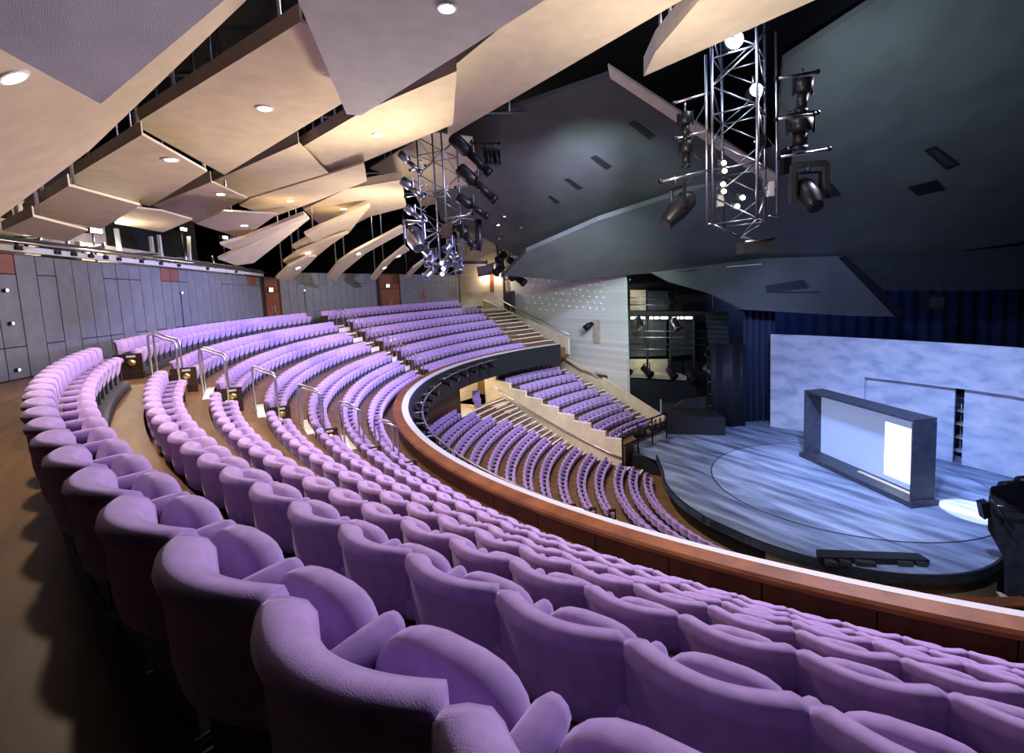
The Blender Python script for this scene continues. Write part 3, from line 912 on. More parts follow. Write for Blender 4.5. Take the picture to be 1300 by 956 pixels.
# second stalls aisle with pale nosings and brass-lit row ends
def facing(rf, d):
    x, y = pol(rf(d), d)
    x2, y2 = pol(rf(d + 0.5), d + 0.5)
    a = math.atan2(y2 - y, x2 - x) + PI / 2
    if math.cos(a) * (C0.x - x) + math.sin(a) * (C0.y - y) < 0: a += PI
    return x, y, a - PI / 2
for k in range(NR):
    rf = lambda d, k=k: rrow(k, d)
    d0 = MID0 + (0.4 * k if k < 4 else 3.0 if k == 4 else 3.8) + 0.15
    x, y, a = facing(rf, d0)
    r = empty('row_end_panel', (x, y, FLR[k]), f'dark walnut row end with brass step lamp, {ROWN[k]}, by the handrail aisle', 'panel')
    R3 = Matrix.Rotation(a, 3, 'Z')
    def L(p): return R3 @ Vector(p) + Vector((x, y, FLR[k]))
    sgn = -1 if (L((1, 0, 0)) - L((0, 0, 0))).dot(Vector((*pol(20, 240), 0)) - Vector((x, y, 0))) < 0 else 1
    MB().box(L((sgn * 0.03, 0.16, 0.28)), (0.05, 0.50, 0.56), m=R3).build('panel', ENDP, r)
    MB().tube([L((sgn * 0.055, 0.22, 0.36)), L((sgn * 0.09, 0.22, 0.36)), L((sgn * 0.12, 0.22, 0.34))], [0.085, 0.075, 0.03], 10).build('brass_lamp', BRASS, r)
    MB().box(L((sgn * 0.058, 0.22, 0.50)), (0.012, 0.16, 0.045), m=R3).build('row_plate', NOSE, r)
    # far aisle row ends
    x, y, a = facing(rf, FAR0K[k] + 0.12)
    R3 = Matrix.Rotation(a, 3, 'Z')
    r = empty('row_end_panel', (x, y, FLR[k]), f'dark row end panel of the far block, {ROWN[k]}, by the far aisle', 'panel')
    MB().box(Vector((x, y, FLR[k])) + R3 @ Vector((0.0, 0.16, 0.28)), (0.05, 0.50, 0.56), m=R3).build('panel', ENDP, r)
for j in range(4, 11):
    rf = lambda d, j=j: SR[j]
    x, y, a = facing(rf, SE1[j] + 0.2)
    R3 = Matrix.Rotation(a, 3, 'Z')
    r = empty('row_end_panel', (x, y, SF[j]), f'stalls row end with brass lamp beyond the rail, {ORD[j]} row from stalls back', 'panel')
    P_ = lambda p: Vector((x, y, SF[j])) + R3 @ Vector(p)
    MB().box(P_((0, 0.16, 0.3)), (0.05, 0.5, 0.6), m=R3).build('panel', ENDP, r)
    s2 = 1 if (R3 @ Vector((1, 0, 0))).dot(Vector((*pol(SR[j], SE1[j] + 6), 0)) - Vector((x, y, 0))) > 0 else -1
    MB().tube([P_((s2 * 0.03, 0.2, 0.36)), P_((s2 * 0.08, 0.2, 0.36)), P_((s2 * 0.11, 0.2, 0.34))], [0.10, 0.09, 0.03], 10).build('brass_lamp', BRASS, r)
    st = empty('stalls_step', pt3(SR[j], SE1[j] + 3, SF[j]), f'pale nosed step of the near stalls aisle beyond the rail, {ORD[j]} from the back', 'step')
    for rr, zz in ((SR[j] + BACK, SF[j - 1]), (SR[j] + BACK - 0.43, SF[j] + 0.16)):
        MB().sweep([[pt3(rr - 0.02, d, zz - 0.05), pt3(rr - 0.02, d, zz + 0.012), pt3(rr + 0.09, d, zz + 0.012), pt3(rr + 0.09, d, zz - 0.05)] for d in arange(SE1[j] + 1.0, SE1[j] + 5.4, 1.5)]).build('nosing', NOSE, st)
# bank stairs (far side) and pale parapet towards the stage
for i in range(8):
    st = empty('bank_step', pt3(BR[i + 1] + 0.1, 124, BF[i + 1]), f'pale nosed step at the far end of the raised bank, {ORD[i]} from the back', 'step')
    for rr, zz in ((BR[i + 1] + BACK, BF[i]), (BR[i + 1] + BACK - 0.4, BF[i + 1] + 0.18)):
        MB().sweep([[pt3(rr - 0.02, d, zz - 0.18), pt3(rr - 0.02, d, zz + 0.012), pt3(rr + 0.40, d, zz + 0.012), pt3(rr + 0.40, d, zz - 0.18)] for d in arange(122.5, BRT[i + 1] - 0.6, 1.5)]).build('tread', PARQ, st)
        MB().sweep([[pt3(rr - 0.03, d, zz - 0.05), pt3(rr - 0.03, d, zz + 0.02), pt3(rr + 0.10, d, zz + 0.02), pt3(rr + 0.10, d, zz - 0.05)] for d in arange(122.5, BRT[i + 1] - 0.6, 1.5)]).build('nosing', NOSE, st)
ubp = Vector((math.cos(math.radians(122.0)), math.sin(math.radians(122.0)), 0))
nbp = Vector((ubp.y, -ubp.x, 0))
if nbp.dot(EYE - Vector((C0.x, C0.y, 0))) < 0: nbp = -nbp
PLP = (Vector((C0.x, C0.y, 0)), nbp)
r = empty('bank_parapet', onplane(780, 500, PLP), 'pale sloping parapet with handrail between the raised bank and the stage', 'parapet')
MB().slab([onplane(x, y, PLP) for x, y in ((712, 452), (757, 474), (843, 529), (841, 548), (800, 535), (712, 480))], nbp * -0.16).build('parapet', BANKW, r)
MB().tube([onplane(x, y, PLP) + nbp * 0.1 for x, y in ((705, 451), (712, 452.5), (739, 470), (747, 472), (760, 478))], 0.06, 8).build('handrail', STEEL, r)

# control desk at the back of the stalls
r = empty('control_desk', pt3(20.9, 168, SF[0]), 'dark timber sound desk enclosure behind the last stalls row', 'desk')
b = MB()
b.sweep([[pt3(20.55, d, SF[0]), pt3(20.55, d, SF[0] + 1.95), pt3(20.68, d, SF[0] + 1.95), pt3(20.68, d, SF[0])] for d in arange(156.5, 176, 1.5)])
b.build('front_panel', PANELW, r)
MB().sweep([[pt3(20.7, d, SF[0] + 1.6), pt3(20.7, d, SF[0] + 1.68), pt3(21.6, d, SF[0] + 1.70), pt3(21.6, d, SF[0] + 1.6)] for d in arange(157, 175.5, 1.5)]).build('worktop', GREYB, r)
MB().sweep([[pt3(20.55, d, SF[0]), pt3(20.55, d, SF[0] + 1.95), pt3(22.0, d, SF[0] + 1.95), pt3(22.0, d, SF[0])] for d in (156.0, 156.5)]).build('end_panel', PANELW, r)
for i, (dd, w, h, lab) in enumerate(((159, 0.6, 0.30, 'grey monitor on the sound desk, nearest the bank wall'), (163.5, 0.7, 0.32, 'grey tilted monitor in the middle of the sound desk'), (168, 0.9, 0.36, 'dark large monitor on the sound desk'), (173, 0.7, 0.32, 'dark monitor at the balcony end of the sound desk'))):
    p = pt3(21.2, dd, SF[0] + 1.70)
    m = empty('monitor', p, lab, 'monitor')
    R3 = Matrix.Rotation(math.radians(dd) + PI / 2, 3, 'Z') @ Matrix.Rotation(0.25, 3, 'X')
    MB().box(p + Vector((0, 0, h / 2 + 0.1)), (w, 0.05, h), m=R3).build('screen', GREYB, m)
    MB().tube([p + Vector((0, 0, -0.03)), p + Vector((0, 0, 0.15))], 0.04, 6).build('stand', LANT, m)
p = pt3(21.35, 170.8, SF[0] + 0.95)
r = empty('operator_chair', pt3(22.3, 170, SF[0]), 'dark swivel chair behind the sound desk', 'chair')
q = pt3(22.3, 170, SF[0])
MB().tube([q + Vector((0, 0, 0.04)), q + Vector((0, 0, 0.45))], 0.04, 8).build('column', LANT, r)
MB().box(q + Vector((0, 0, 0.02)), (0.55, 0.55, 0.04)).build('foot', LANT, r)
MB().tube([q + Vector((0, 0, 0.45)), q + Vector((0, 0, 0.53))], 0.26, 12).build('seat', GREYB, r)
MB().box(q + Vector((-0.22, 0, 0.95)), (0.07, 0.5, 0.75)).build('backrest', GREYB, r)
p = pt3(21.0, 141.6, BF[0] + 0.0)
r = empty('purple_chair', pt3(20.7, 149.6, SF[0]), 'lone purple usher seat against the end of the timber bank wall', 'chair')
q = pt3(20.7, 149.6, SF[0])
MB().box(q + Vector((0, 0, 0.25)), (0.45, 0.4, 0.5)).build('seat', VEL, r)
MB().box(q + Vector((-0.1, 0.22, 0.65)), (0.5, 0.12, 0.8)).build('backrest', VEL, r)

# ---------------------------------------------------------------- aisle steps and handrail hoops in the circle
for k in range(1, NR):
    lab = ROWN[k]
    r_ = rrow(k, 208.3) + BACK
    z0, z1 = FLR[k], FLR[k - 1]
    st = empty('aisle_step', pt3(r_, 208.3, z0), f'timber half step with white edge in the handrail aisle, {lab}', 'step')
    MB().sweep([[pt3(r_ - 0.36, d, z0), pt3(r_ - 0.36, d, z0 + 0.275), pt3(r_, d, z0 + 0.275), pt3(r_, d, z0)] for d in (206.6, 208.4, 210.3)]).build('tread', PARQ, st)
    MB().sweep([[pt3(r_ - 0.37, d, z0 + 0.20), pt3(r_ - 0.37, d, z0 + 0.287), pt3(r_ - 0.22, d, z0 + 0.287), pt3(r_ - 0.22, d, z0 + 0.20)] for d in (206.6, 208.4, 210.3)]).build('nosing', NOSE, st)
    MB().sweep([[pt3(r_ - 0.01, d, z1 - 0.05), pt3(r_ - 0.01, d, z1 + 0.012), pt3(r_ + 0.15, d, z1 + 0.012), pt3(r_ + 0.15, d, z1 - 0.05)] for d in (206.6, 208.4, 210.3)]).build('upper_nosing', NOSE, st)
    def hoop(deg, r_a, r_b, za, zb, h, label):
        a, c = pt3(r_a, deg, za), pt3(r_b, deg, zb)
        ta, tc = pt3(r_a, deg, za + h), pt3(r_b, deg, za + h - 0.22)
        m = ta.lerp(tc, 0.12)
        n = ta.lerp(tc, 0.88)
        hp = empty('handrail_hoop', a, label, 'handrail')
        MB().tube([a, ta - Vector((0, 0, 0.12)), ta.lerp(m, 0.3) - Vector((0, 0, 0.03)), m + Vector((0, 0, 0.01)), n, tc - Vector((0, 0, 0.03)), tc - Vector((0, 0, 0.14)), c], 0.022, 8).build('hoop', STEEL, hp)
        for q in (a, c):
            MB().tube([q, q + Vector((0, 0, 0.02))], 0.05, 8).build('foot_plate', STEEL, hp)
    hoop(206.9 + 0.12 * k, r_ + 0.16, r_ - 0.30, z1, z0, 1.0, f'steel handrail hoop, middle block side of handrail aisle, {lab}')
    hoop(208.4 + 0.10 * k, r_ + 0.16, r_ - 0.30, z1, z0, 1.0, f'steel handrail hoop, near block side of handrail aisle, {lab}')
    # far aisle
    da, db = FAR0K[k] + 0.5, MID1K[k] - 0.5
    rf_ = rrow(k, (da + db) / 2) + BACK
    st = empty('aisle_step', pt3(rf_, (da + db) / 2, z0), f'half step with white edge in the far aisle, {lab}', 'step')
    MB().sweep([[pt3(rf_ - 0.36, d, z0), pt3(rf_ - 0.36, d, z0 + 0.275), pt3(rf_, d, z0 + 0.275), pt3(rf_, d, z0)] for d in (da, db)]).build('tread', PARQ, st)
    MB().sweep([[pt3(rf_ - 0.38, d, z0 + 0.06), pt3(rf_ - 0.38, d, z0 + 0.29), pt3(rf_ - 0.30, d, z0 + 0.29), pt3(rf_ - 0.30, d, z0 + 0.06)] for d in (da, db)]).build('nosing', NOSE, st)
    MB().sweep([[pt3(rf_ - 0.02, d, z1 - 0.06), pt3(rf_ - 0.02, d, z1 + 0.012), pt3(rf_ + 0.09, d, z1 + 0.012), pt3(rf_ + 0.09, d, z1 - 0.06)] for d in (da, db)]).build('upper_nosing', NOSE, st)
    hoop(da - 0.2, rf_ + 0.16, rf_ - 0.30, z1, z0, 0.95, f'thin steel hoop, far block side of far aisle, {lab}')
    hoop(da + 1.0, rf_ + 0.16, rf_ - 0.30, z1, z0, 0.95, f'thin steel hoop, middle of far aisle, {lab}')

# ---------------------------------------------------------------- stage
EDGE = [(7.9, 27.5), (7.51, 25.09), (7.15, 23.49), (7.17, 21.63), (7.51, 20.09), (8.0, 19.02), (8.9, 17.5), (10.13, 16.24), (11.6, 15.3), (13.31, 14.93), (14.8, 15.1), (16.17, 15.72), (17.5, 16.7), (18.6, 18.0)]
def smooth(pts, n=5):                     # rounded curve through the surveyed edge points
    out = []
    for i in range(len(pts) - 1):
        p = [Vector(pts[max(0, min(len(pts) - 1, i + k))]) for k in (-1, 0, 1, 2)]
        for k in range(n):
            t = k / n
            v = 0.5 * ((2 * p[1]) + (p[2] - p[0]) * t + (2 * p[0] - 5 * p[1] + 4 * p[2] - p[3]) * t * t + (3 * p[1] - p[0] - 3 * p[2] + p[3]) * t ** 3)
            out.append((v.x, v.y))
    out.append(tuple(pts[-1]))
    return out
EDGE = smooth(EDGE)
FILL_ = EDGE + [(32, 17.0), (36, 50), (6, 50), (6.2, 31)]
STG = struct(MB().prism(FILL_, -0.30, 0.0).build('floor_stage', STAGEF))
edge_lip = MB()
edge_lip.sweep([[Vector((x + (C0.x - x) * 0.000, y, -0.32)), Vector((x, y, 0.015)), Vector((x + (C0.x - x) * 0.012, y + (C0.y - y) * 0.012, 0.015)), Vector((x + (C0.x - x) * 0.012, y + (C0.y - y) * 0.012, -0.32))] for x, y in EDGE])
struct(edge_lip.build('trim_stage_edge', DARKB))
sk = MB()
sk.sweep([[Vector((x + (C0.x - x) * 0.04, y + (C0.y - y) * 0.04, -2.4)), Vector((x + (C0.x - x) * 0.04, y + (C0.y - y) * 0.04, -0.30)), Vector((x + (C0.x - x) * 0.07, y + (C0.y - y) * 0.07, -0.30)), Vector((x + (C0.x - x) * 0.07, y + (C0.y - y) * 0.07, -2.4))] for x, y in EDGE[:31]])
struct(sk.build('wall_stage_front', DARKB))
sk = MB()
sk.sweep([[Vector((x + (C0.x - x) * 0.04, y + (C0.y - y) * 0.04, -2.4)), Vector((x + (C0.x - x) * 0.04, y + (C0.y - y) * 0.04, -0.30)), Vector((x + (C0.x - x) * 0.07, y + (C0.y - y) * 0.07, -0.30)), Vector((x + (C0.x - x) * 0.07, y + (C0.y - y) * 0.07, -2.4))] for x, y in EDGE[30:]])
struct(sk.build('wall_stage_front', CONC))
n = 96
rv = MB()
RR = 5.73
rv.prism([pol(RR - 0.02, 360 * i / n, Vector((15.3, 22.6))) for i in range(n)], 0.0, 0.012)
rvo = tag(rv.build('stage_revolve', REVOLV), 'round painted revolve set into the blue-grey stage floor', 'revolve')
MB().sweep([[Vector((*pol(RR - 0.02, 360 * i / n), 0.0)), Vector((*pol(RR - 0.02, 360 * i / n), 0.014)), Vector((*pol(RR + 0.03, 360 * i / n), 0.014)), Vector((*pol(RR + 0.03, 360 * i / n), 0.0))] for i in range(n + 1)], caps=False).build('rim_gap', DARKB, rvo)
# front edge boards at the apron
r = empty('apron_grille', at(1110, 728, 0.0), 'black slatted ventilation box along the front edge of the stage', 'grille')
MB().slab([at(x, y, 0.02) for x, y in ((1036, 704), (1165, 709), (1180, 718), (1038, 714))], (0, 0, 0.20)).build('box', DARKB, r)
for x0, x1 in ((1050, 1064), (1069, 1082), (1088, 1113), (1141, 1160), (1164, 1178)):
    MB().slab([at(x0, 719.0, 0.02), at(x1, 720.0, 0.02), at(x1, 720.0, 0.02) + Vector((0, 0, 0.12)), at(x0, 719.0, 0.02) + Vector((0, 0, 0.16))], (0.05, 0.25, 0)).build('vent', GREYB, r)
r = empty('apron_step', at(1120, 735, -0.6), 'dark red timber ledge below the stage front', 'ledge')
b = MB()
b.sweep([[Vector((*pol(8.05, d), -0.62)), Vector((*pol(8.05, d), -0.55)), Vector((*pol(8.5, d), -0.55)), Vector((*pol(8.5, d), -0.62))] for d in arange(236, 272, 2)])
b.build('ledge', RAILW, r)

# scenic back wall
WP = [(16.3, 32.4), (16.83, 31.94), (17.6, 31.1), (18.3, 30.2), (19.1, 28.9), (19.9, 27.55), (20.75, 26.05), (21.46, 24.54), (22.05, 23.3), (22.5, 22.0), (22.72, 20.8), (22.75, 19.4), (22.5, 18.0)]
WP = [Vector(p) for p in WP][1:]
def wall_at(px):
    best = None
    for i in range(len(WP) - 1):
        for t in [k / 40 for k in range(41)]:
            q = WP[i].lerp(WP[i + 1], t)
            e = abs(pix((q.x, q.y, 3.0))[0] - px)
            if best is None or e < best[0]: best = (e, i + t)
    return best[1]
def wp(s):
    i = min(int(s), len(WP) - 2)
    return WP[i].lerp(WP[i + 1], s - i)
def wseg(s0, s1, z0, z1, off, th, name, mat, parent=None, st=0.25):
    b = MB()
    rings = []
    for s in arange(s0, s1, st):
        p = wp(s)
        q = (wp(min(s + 0.05, len(WP) - 1)) - wp(max(s - 0.05, 0))).normalized()
        n_ = Vector((-q.y, q.x))
        if n_.dot(p - Vector((15, 22))) < 0: n_ = -n_
        a, c = p + n_ * off, p + n_ * (off + th)
        rings.append([Vector((a.x, a.y, z0)), Vector((a.x, a.y, z1)), Vector((c.x, c.y, z1)), Vector((c.x, c.y, z0))])
    b.sweep(rings)
    return b.build(name, mat, parent)
S1, S2, S3, SE = wall_at(1097), wall_at(1208), wall_at(1220), len(WP) - 1.001
ZT = 3.9
root = empty('scenic_wall', (WP[0].x, WP[0].y, 0), 'curved cloud-painted pale blue scenic wall around the back of the stage', 'scenery')
wseg(0, S1, 0, 6.12, 0, 0.14, 'wall_flat', SCENIC, root)
wseg(S1, SE, ZT, 6.12, 0, 0.14, 'header', SCENIC, root)
tag(wseg(S1 - 0.2, S2, 0.02, ZT + 0.25, 0.32, 0.10, 'sliding_flat', SCENIC, root), 'sliding flat behind the opening, nearer the screen box')
tag(wseg(S3, SE, 0.02, ZT + 0.25, 0.32, 0.10, 'sliding_flat', SCENIC, root), 'sliding flat at the open slot')
# rack seen through the slot
sp_ = wp((S2 + S3) / 2)
od = (Vector((sp_.x, sp_.y)) - Vector((15, 22))).normalized()
rk = empty('backstage_rack', (sp_.x + od.x * 1.6, sp_.y + od.y * 1.6, 0), 'pale shelving rack seen through the slot in the scenic wall', 'rack')
rc = Vector((sp_.x + od.x * 1.6, sp_.y + od.y * 1.6, 0))
for z in (0.4, 1.1, 1.8, 2.5, 3.2):
    MB().box(rc + Vector((0, 0, z)), (1.0, 1.6, 0.06), rz=math.atan2(od.y, od.x)).build('shelf', LEDGE, rk)
td = Vector((-od.y, od.x, 0))
for t in (-0.75, 0.75):
    MB().tube([rc + td * t, rc + td * t + Vector((0, 0, 3.4))], 0.04, 6).build('upright', STEEL, rk)
MB().box(rc + Vector((od.x * 0.5, od.y * 0.5, 1.8)), (0.04, 1.6, 3.4), rz=math.atan2(od.y, od.x)).build('back_sheet', BLUEW, rk)

# screen box
FL, FR, BRr = Vector((15.35, 26.14, 0)), Vector((16.13, 19.51, 0)), Vector((17.4, 19.88, 0))
ux = (FR - FL).normalized()
vx = Vector((-ux.y, ux.x, 0))
if vx.x < 0: vx = -vx
Lw = (FR - FL).length
root = empty('screen_box', FL, 'big charcoal box frame with a pale projection screen standing on the stage', 'screen')
def bx(u0, u1, v0, v1, z0, z1, name, mat, lab=None, parent=None):
    q = [FL + ux * u0 + vx * v0, FL + ux * u1 + vx * v0, FL + ux * u1 + vx * v1, FL + ux * u0 + vx * v1]
    o = MB().prism([(p.x, p.y) for p in q], z0, z1).build(name, mat, parent or root)
    if lab: o['label'] = lab
    return o
D_ = 1.28
bx(0, Lw, 0, D_, 0.013, 0.25, 'plinth', FRAMEB)
bx(0.20, 0.28, 0.12, D_ - 0.08, 0.25, 3.58, 'end_panel', FRAMEB)
bx(Lw - 0.22, Lw - 0.14, 0.12, D_ - 0.08, 0.25, 3.58, 'end_panel', FRAMEB)
bx(0.20, Lw - 0.14, 0.12, D_ - 0.08, 3.61, 3.72, 'top_panel', FRAMEB)
bx(0.28, Lw - 0.22, D_ - 0.22, D_ - 0.16, 0.25, 3.61, 'screen', SCRN)
bx(4.25, Lw - 0.30, D_ - 0.235, D_ - 0.222, 0.50, 2.98, 'projected_image', PROJ, 'bright white projected rectangle')
bx(3.2, Lw - 0.36, 0.62, 0.80, 0.25, 0.29, 'pale_batten', BANKW, 'pale timber batten on the floor of the box')

# ---------------------------------------------------------------- acoustic ceiling baffles
UPZ = Vector((0, 0, 1))
def baffle(label, pts, dz=None, anchors=None, mat=PLAST, th=0.05, lamps=(), rods=2, lamp_r=0.115, pw=0, edge=(), eh=0.5):
    """Slab whose underside passes through surveyed corners, level dz above the eye or on a plane given by three depths."""
    if anchors:
        pl = plane3(*[dp(*a) for a in anchors])
        q = [onplane(x, y, pl) for x, y in pts]
        n = pl[1] if pl[1].z > 0 else -pl[1]
    else:
        q = [at(x, y, EYE.z + dz) for x, y in pts]
        pl = (q[0], UPZ)
        n = UPZ
    c = sum(q, Vector((0, 0, 0))) / len(q)
    root = empty('acoustic_baffle', c, label, 'ceiling baffle', 'acoustic baffles over the circle')
    del root['group']
    o = MB().slab(q, n * th).build('baffle_board', mat, root)
    for i, j in edge:                     # upstand board along the near edge
        MB().slab([q[i] + n * 0.02, q[j] + n * 0.02, q[j] + n * eh, q[i] + n * eh], (c - (q[i] + q[j]) / 2).normalized() * 0.05).build('upstand', mat, root)
    # steel hangers up to the grid
    for i in range(rods):
        a = q[i % len(q)].lerp(c, 0.35)
        MB().tube([a + n * th, Vector((a.x, a.y, 19.59))], 0.035, 6).build('hanger_rod', STEEL, root)
    for lx, ly in lamps:
        p = onplane(lx, ly, pl)
        u = (q[1] - q[0]).normalized()
        w = n.cross(u).normalized()
        d = MB()
        R_ = lamp_r
        d.sweep([[p + (u * math.cos(t) + w * math.sin(t)) * R_ * s - n * h for t in [2 * PI * k / 20 for k in range(20)]] for s, h in ((1.35, 0.0), (1.35, 0.018), (1.02, 0.022))])
        dn = d.build('downlight', WHITEP, root)
        e = MB()
        e.sweep([[p + (u * math.cos(t) + w * math.sin(t)) * R_ * s - n * h for t in [2 * PI * k / 20 for k in range(20)]] for s, h in ((1.0, 0.018), (1.0, 0.026))])
        e.build('lens', LENS, dn)
        if pw:
            light('SPOT', p - n * 0.06, pw, WARM, p - n * 3, 0.1, 140, 0.9)
    return q, n
baffle('huge grey plaster ceiling baffle overhead, overlapping the downlit beige one', [(-260, -60), (0, 62), (128, 132), (285, 0), (470, -160)], anchors=((0, 62, 3.6), (128, 132, 4.5), (285, 0, 4.2)), mat=GREYPL, th=0.12)
baffle('huge beige ceiling baffle with one downlight, nearest the slate wall', [(-150, 120), (-90, 330), (0, 276), (115, 190), (313, 0), (420, -110), (150, -60)], anchors=((0, 278, 9.0), (313, 0, 6.2), (0, 100, 5.0)), lamps=((16, 97),), lamp_r=0.105, pw=420, th=0.14)
baffle('wide beige ceiling baffle with one downlight, between the two grey ones', [(170, 158), (381, 28), (470, 60), (440, 128), (285, 222)], 3.7, lamps=((336, 137),), pw=380, edge=((0, 1),), eh=0.24)
baffle('lilac-lit ceiling baffle with a downlight, below the wide beige one', [(82, 230), (180, 171), (263, 218), (190, 262)], 3.1, lamps=((217, 202),), pw=300, edge=((0, 1),), eh=0.24)
baffle('beige ceiling baffle without lamp above the bright gallery flood', [(30, 271), (87, 236), (178, 261), (128, 291)], 2.35, edge=((0, 1),), eh=0.22)
baffle('lowest beige ceiling baffle, touching the gallery rail beside the slate wall', [(3, 293), (42, 275), (112, 293), (85, 307)], 1.85, edge=((0, 1),), eh=0.2)
baffle('big grey plaster ceiling baffle with a downlight at the top of the view', [(378, 0), (440, 145), (458, 147), (692, 0), (800, -90), (330, -110)], 3.3, mat=GREYPL, lamps=((567, 9),), lamp_r=0.085, pw=90, th=0.12)
baffle('long brightly lit ceiling baffle over the dark canopy and the lighting tower', [(571, 88), (568, 174), (866, 0), (1010, -95), (800, -100)], 5.2, edge=((0, 4), (4, 3)), eh=0.35)
baffle('pointed ceiling baffle beside the dazzling lantern', [(817, 97), (832, 66), (905, -20), (1035, 0)], anchors=((817, 97, 12.5), (1035, 0, 9.5), (905, -20, 9.0)), edge=((0, 1), (1, 2)), eh=0.45)
baffle('long beige ceiling baffle with a downlight, passing behind the lighting tower', [(381, 188), (458, 143), (580, 90), (575, 158), (418, 224)], 4.3, lamps=((479, 171),), pw=200, edge=((0, 1), (1, 2)), eh=0.3)
baffle('pinkish white ceiling baffle, brightly lit, without lamp', [(270, 230), (379, 182), (418, 222), (320, 254)], 4.1, edge=((0, 1),), eh=0.3)
baffle('pale ceiling baffle with a downlight under the pinkish white one', [(304, 261), (318, 252), (417, 222), (462, 207), (466, 230), (400, 256), (345, 276)], 4.05, lamps=((368, 255),), pw=260, edge=((0, 1),), eh=0.3)
baffle('beige ceiling baffle with a downlight left of the pinkish white one', [(194, 261), (268, 231), (314, 252), (249, 283)], 3.4, lamps=((280, 246),), pw=160, edge=((0, 1),), eh=0.3)
baffle('beige ceiling baffle with three downlights near the lighting tower', [(385, 266), (440, 240), (510, 228), (516, 263), (470, 275), (440, 290), (412, 291)], 4.3, lamps=((436, 265), (449, 278), (427, 292)), pw=180, edge=((0, 1), (1, 2)), eh=0.3)
baffle('small beige ceiling baffle between two bright gallery lamps', [(146, 284), (170, 264), (205, 268), (244, 279), (207, 295)], 2.75)
baffle('beige ceiling baffle with a downlight over the dark gallery corner', [(248, 284), (285, 268), (352, 272), (308, 303)], 2.95, lamps=((310, 286),), pw=80)
baffle('slender ceiling baffle above the gallery end, upper blade of the near stack', [(280, 311), (312, 302), (386, 272), (391, 276), (298, 319)], anchors=((280, 311, 20), (298, 319, 22), (391, 276, 20)), th=0.12, rods=1)
baffle('slender ceiling baffle low above the gallery end, bottom blade of the near stack', [(277, 329), (299, 319), (389, 277), (393, 278), (345, 316), (322, 334), (300, 337)], anchors=((277, 329, 21.5), (300, 337, 23), (391, 277, 21)), th=0.12, rods=1)
baffle('narrow ceiling baffle with a downlight, topmost blade of the second stack', [(387, 298), (405, 289), (470, 262), (442, 297), (397, 307)], anchors=((387, 298, 23), (397, 307, 24.5), (470, 262, 22)), lamps=((407, 306),), rods=1, th=0.14)
baffle('narrow ceiling baffle without lamp, second blade of the second stack', [(371, 314), (390, 303), (428, 294), (420, 308), (380, 320)], anchors=((371, 314, 25), (380, 320, 26), (428, 294, 24)), rods=1, th=0.14)
baffle('narrow ceiling baffle with a downlight, third blade of the second stack', [(360, 333), (377, 321), (420, 303), (442, 296), (420, 311), (398, 329), (371, 338)], anchors=((360, 333, 26), (371, 338, 27), (442, 296, 24)), lamps=((391, 321),), rods=1, th=0.14)
baffle('narrow ceiling baffle with a downlight, lowest blade beside the rear door', [(351, 354), (366, 339), (392, 326), (402, 326), (386, 342), (368, 357)], anchors=((351, 354, 26.5), (368, 357, 28), (402, 326, 25.5)), lamps=((378, 340),), rods=1, th=0.14)
baffle('bluish white blade-like ceiling baffle with a downlight over the far block', [(415, 352), (430, 333), (447, 321), (510, 288), (516, 293), (464, 322), (434, 347), (426, 356)], anchors=((415, 352, 30.5), (426, 356, 31.5), (516, 293, 28)), lamps=((455, 322),), rods=2, th=0.14)
baffle('blade-like ceiling baffle with two downlights pointing at the double door', [(470, 355), (486, 335), (514, 313), (520, 318), (499, 330), (484, 347), (477, 356)], anchors=((470, 355, 34), (477, 356, 35), (520, 318, 32)), lamps=((488, 340), (506, 325)), rods=2, th=0.14)
baffle('small grey blade-like ceiling baffle beside the lighting tower foot', [(513, 354), (525, 340), (539, 330), (537, 335), (520, 352)], anchors=((513, 354, 38), (520, 352, 38.5), (539, 330, 36)), rods=1, th=0.14)
baffle('farthest ceiling baffle with a pale edge over the sand wall', [(583, 332), (610, 314), (626, 309), (630, 314), (602, 333)], anchors=((583, 332, 43), (602, 333, 44), (626, 309, 41)), rods=1, th=0.14)
baffle('broad beige ceiling baffle behind the lighting tower', [(470, 214), (545, 168), (600, 175), (610, 250), (535, 262), (517, 232)], 6.0, rods=1)

# dark void over the house with its grid
struct(MB().prism([(-40, -25), (60, -25), (60, 70), (-40, 70)], 19.6, 19.9).build('ceiling', DARKB))
struct(MB().prism([(-40, 69), (60, 69), (60, 70), (-40, 70)], -3, 19.6).build('wall_back', DARKB))
struct(MB().prism([(-40, -25), (-39, -25), (-39, 70), (-40, 70)], -3, 19.6).build('wall_outer', DARKB))
struct(MB().prism([(46, -25), (47, -25), (47, 70), (46, 70)], -3, 19.6).build('wall_stage_side', DARKB))
struct(MB().prism([(-40, -26), (60, -26), (60, -25), (-40, -25)], -3, 19.6).build('wall_front', DARKB))
struct(MB().prism([(-40, -26), (60, -26), (60, 70), (-40, 70)], -3.2, -3.0).build('floor', DARKB))
rnd = random.Random(11)
for i in range(9):                        # catwalk tubes visible through the gaps
    y = 4 + i * 4.2
    a = Vector((-12, y, 16.8 + rnd.random()))
    g = empty('catwalk_tube', a, f'steel grid tube in the dark void above the baffles, {ORD[i]} from the viewer', 'tube')
    MB().tube([a, a + Vector((13, 1.0, 0))], 0.07, 6).build('tube', STEEL, g)
    for k in range(6):
        p = a + Vector((0.4 + k * 2.4, 0.18 * k, 0))
        MB().tube([p, Vector((p.x, p.y, 19.58))], 0.04, 6).build('upright', STEEL, g)

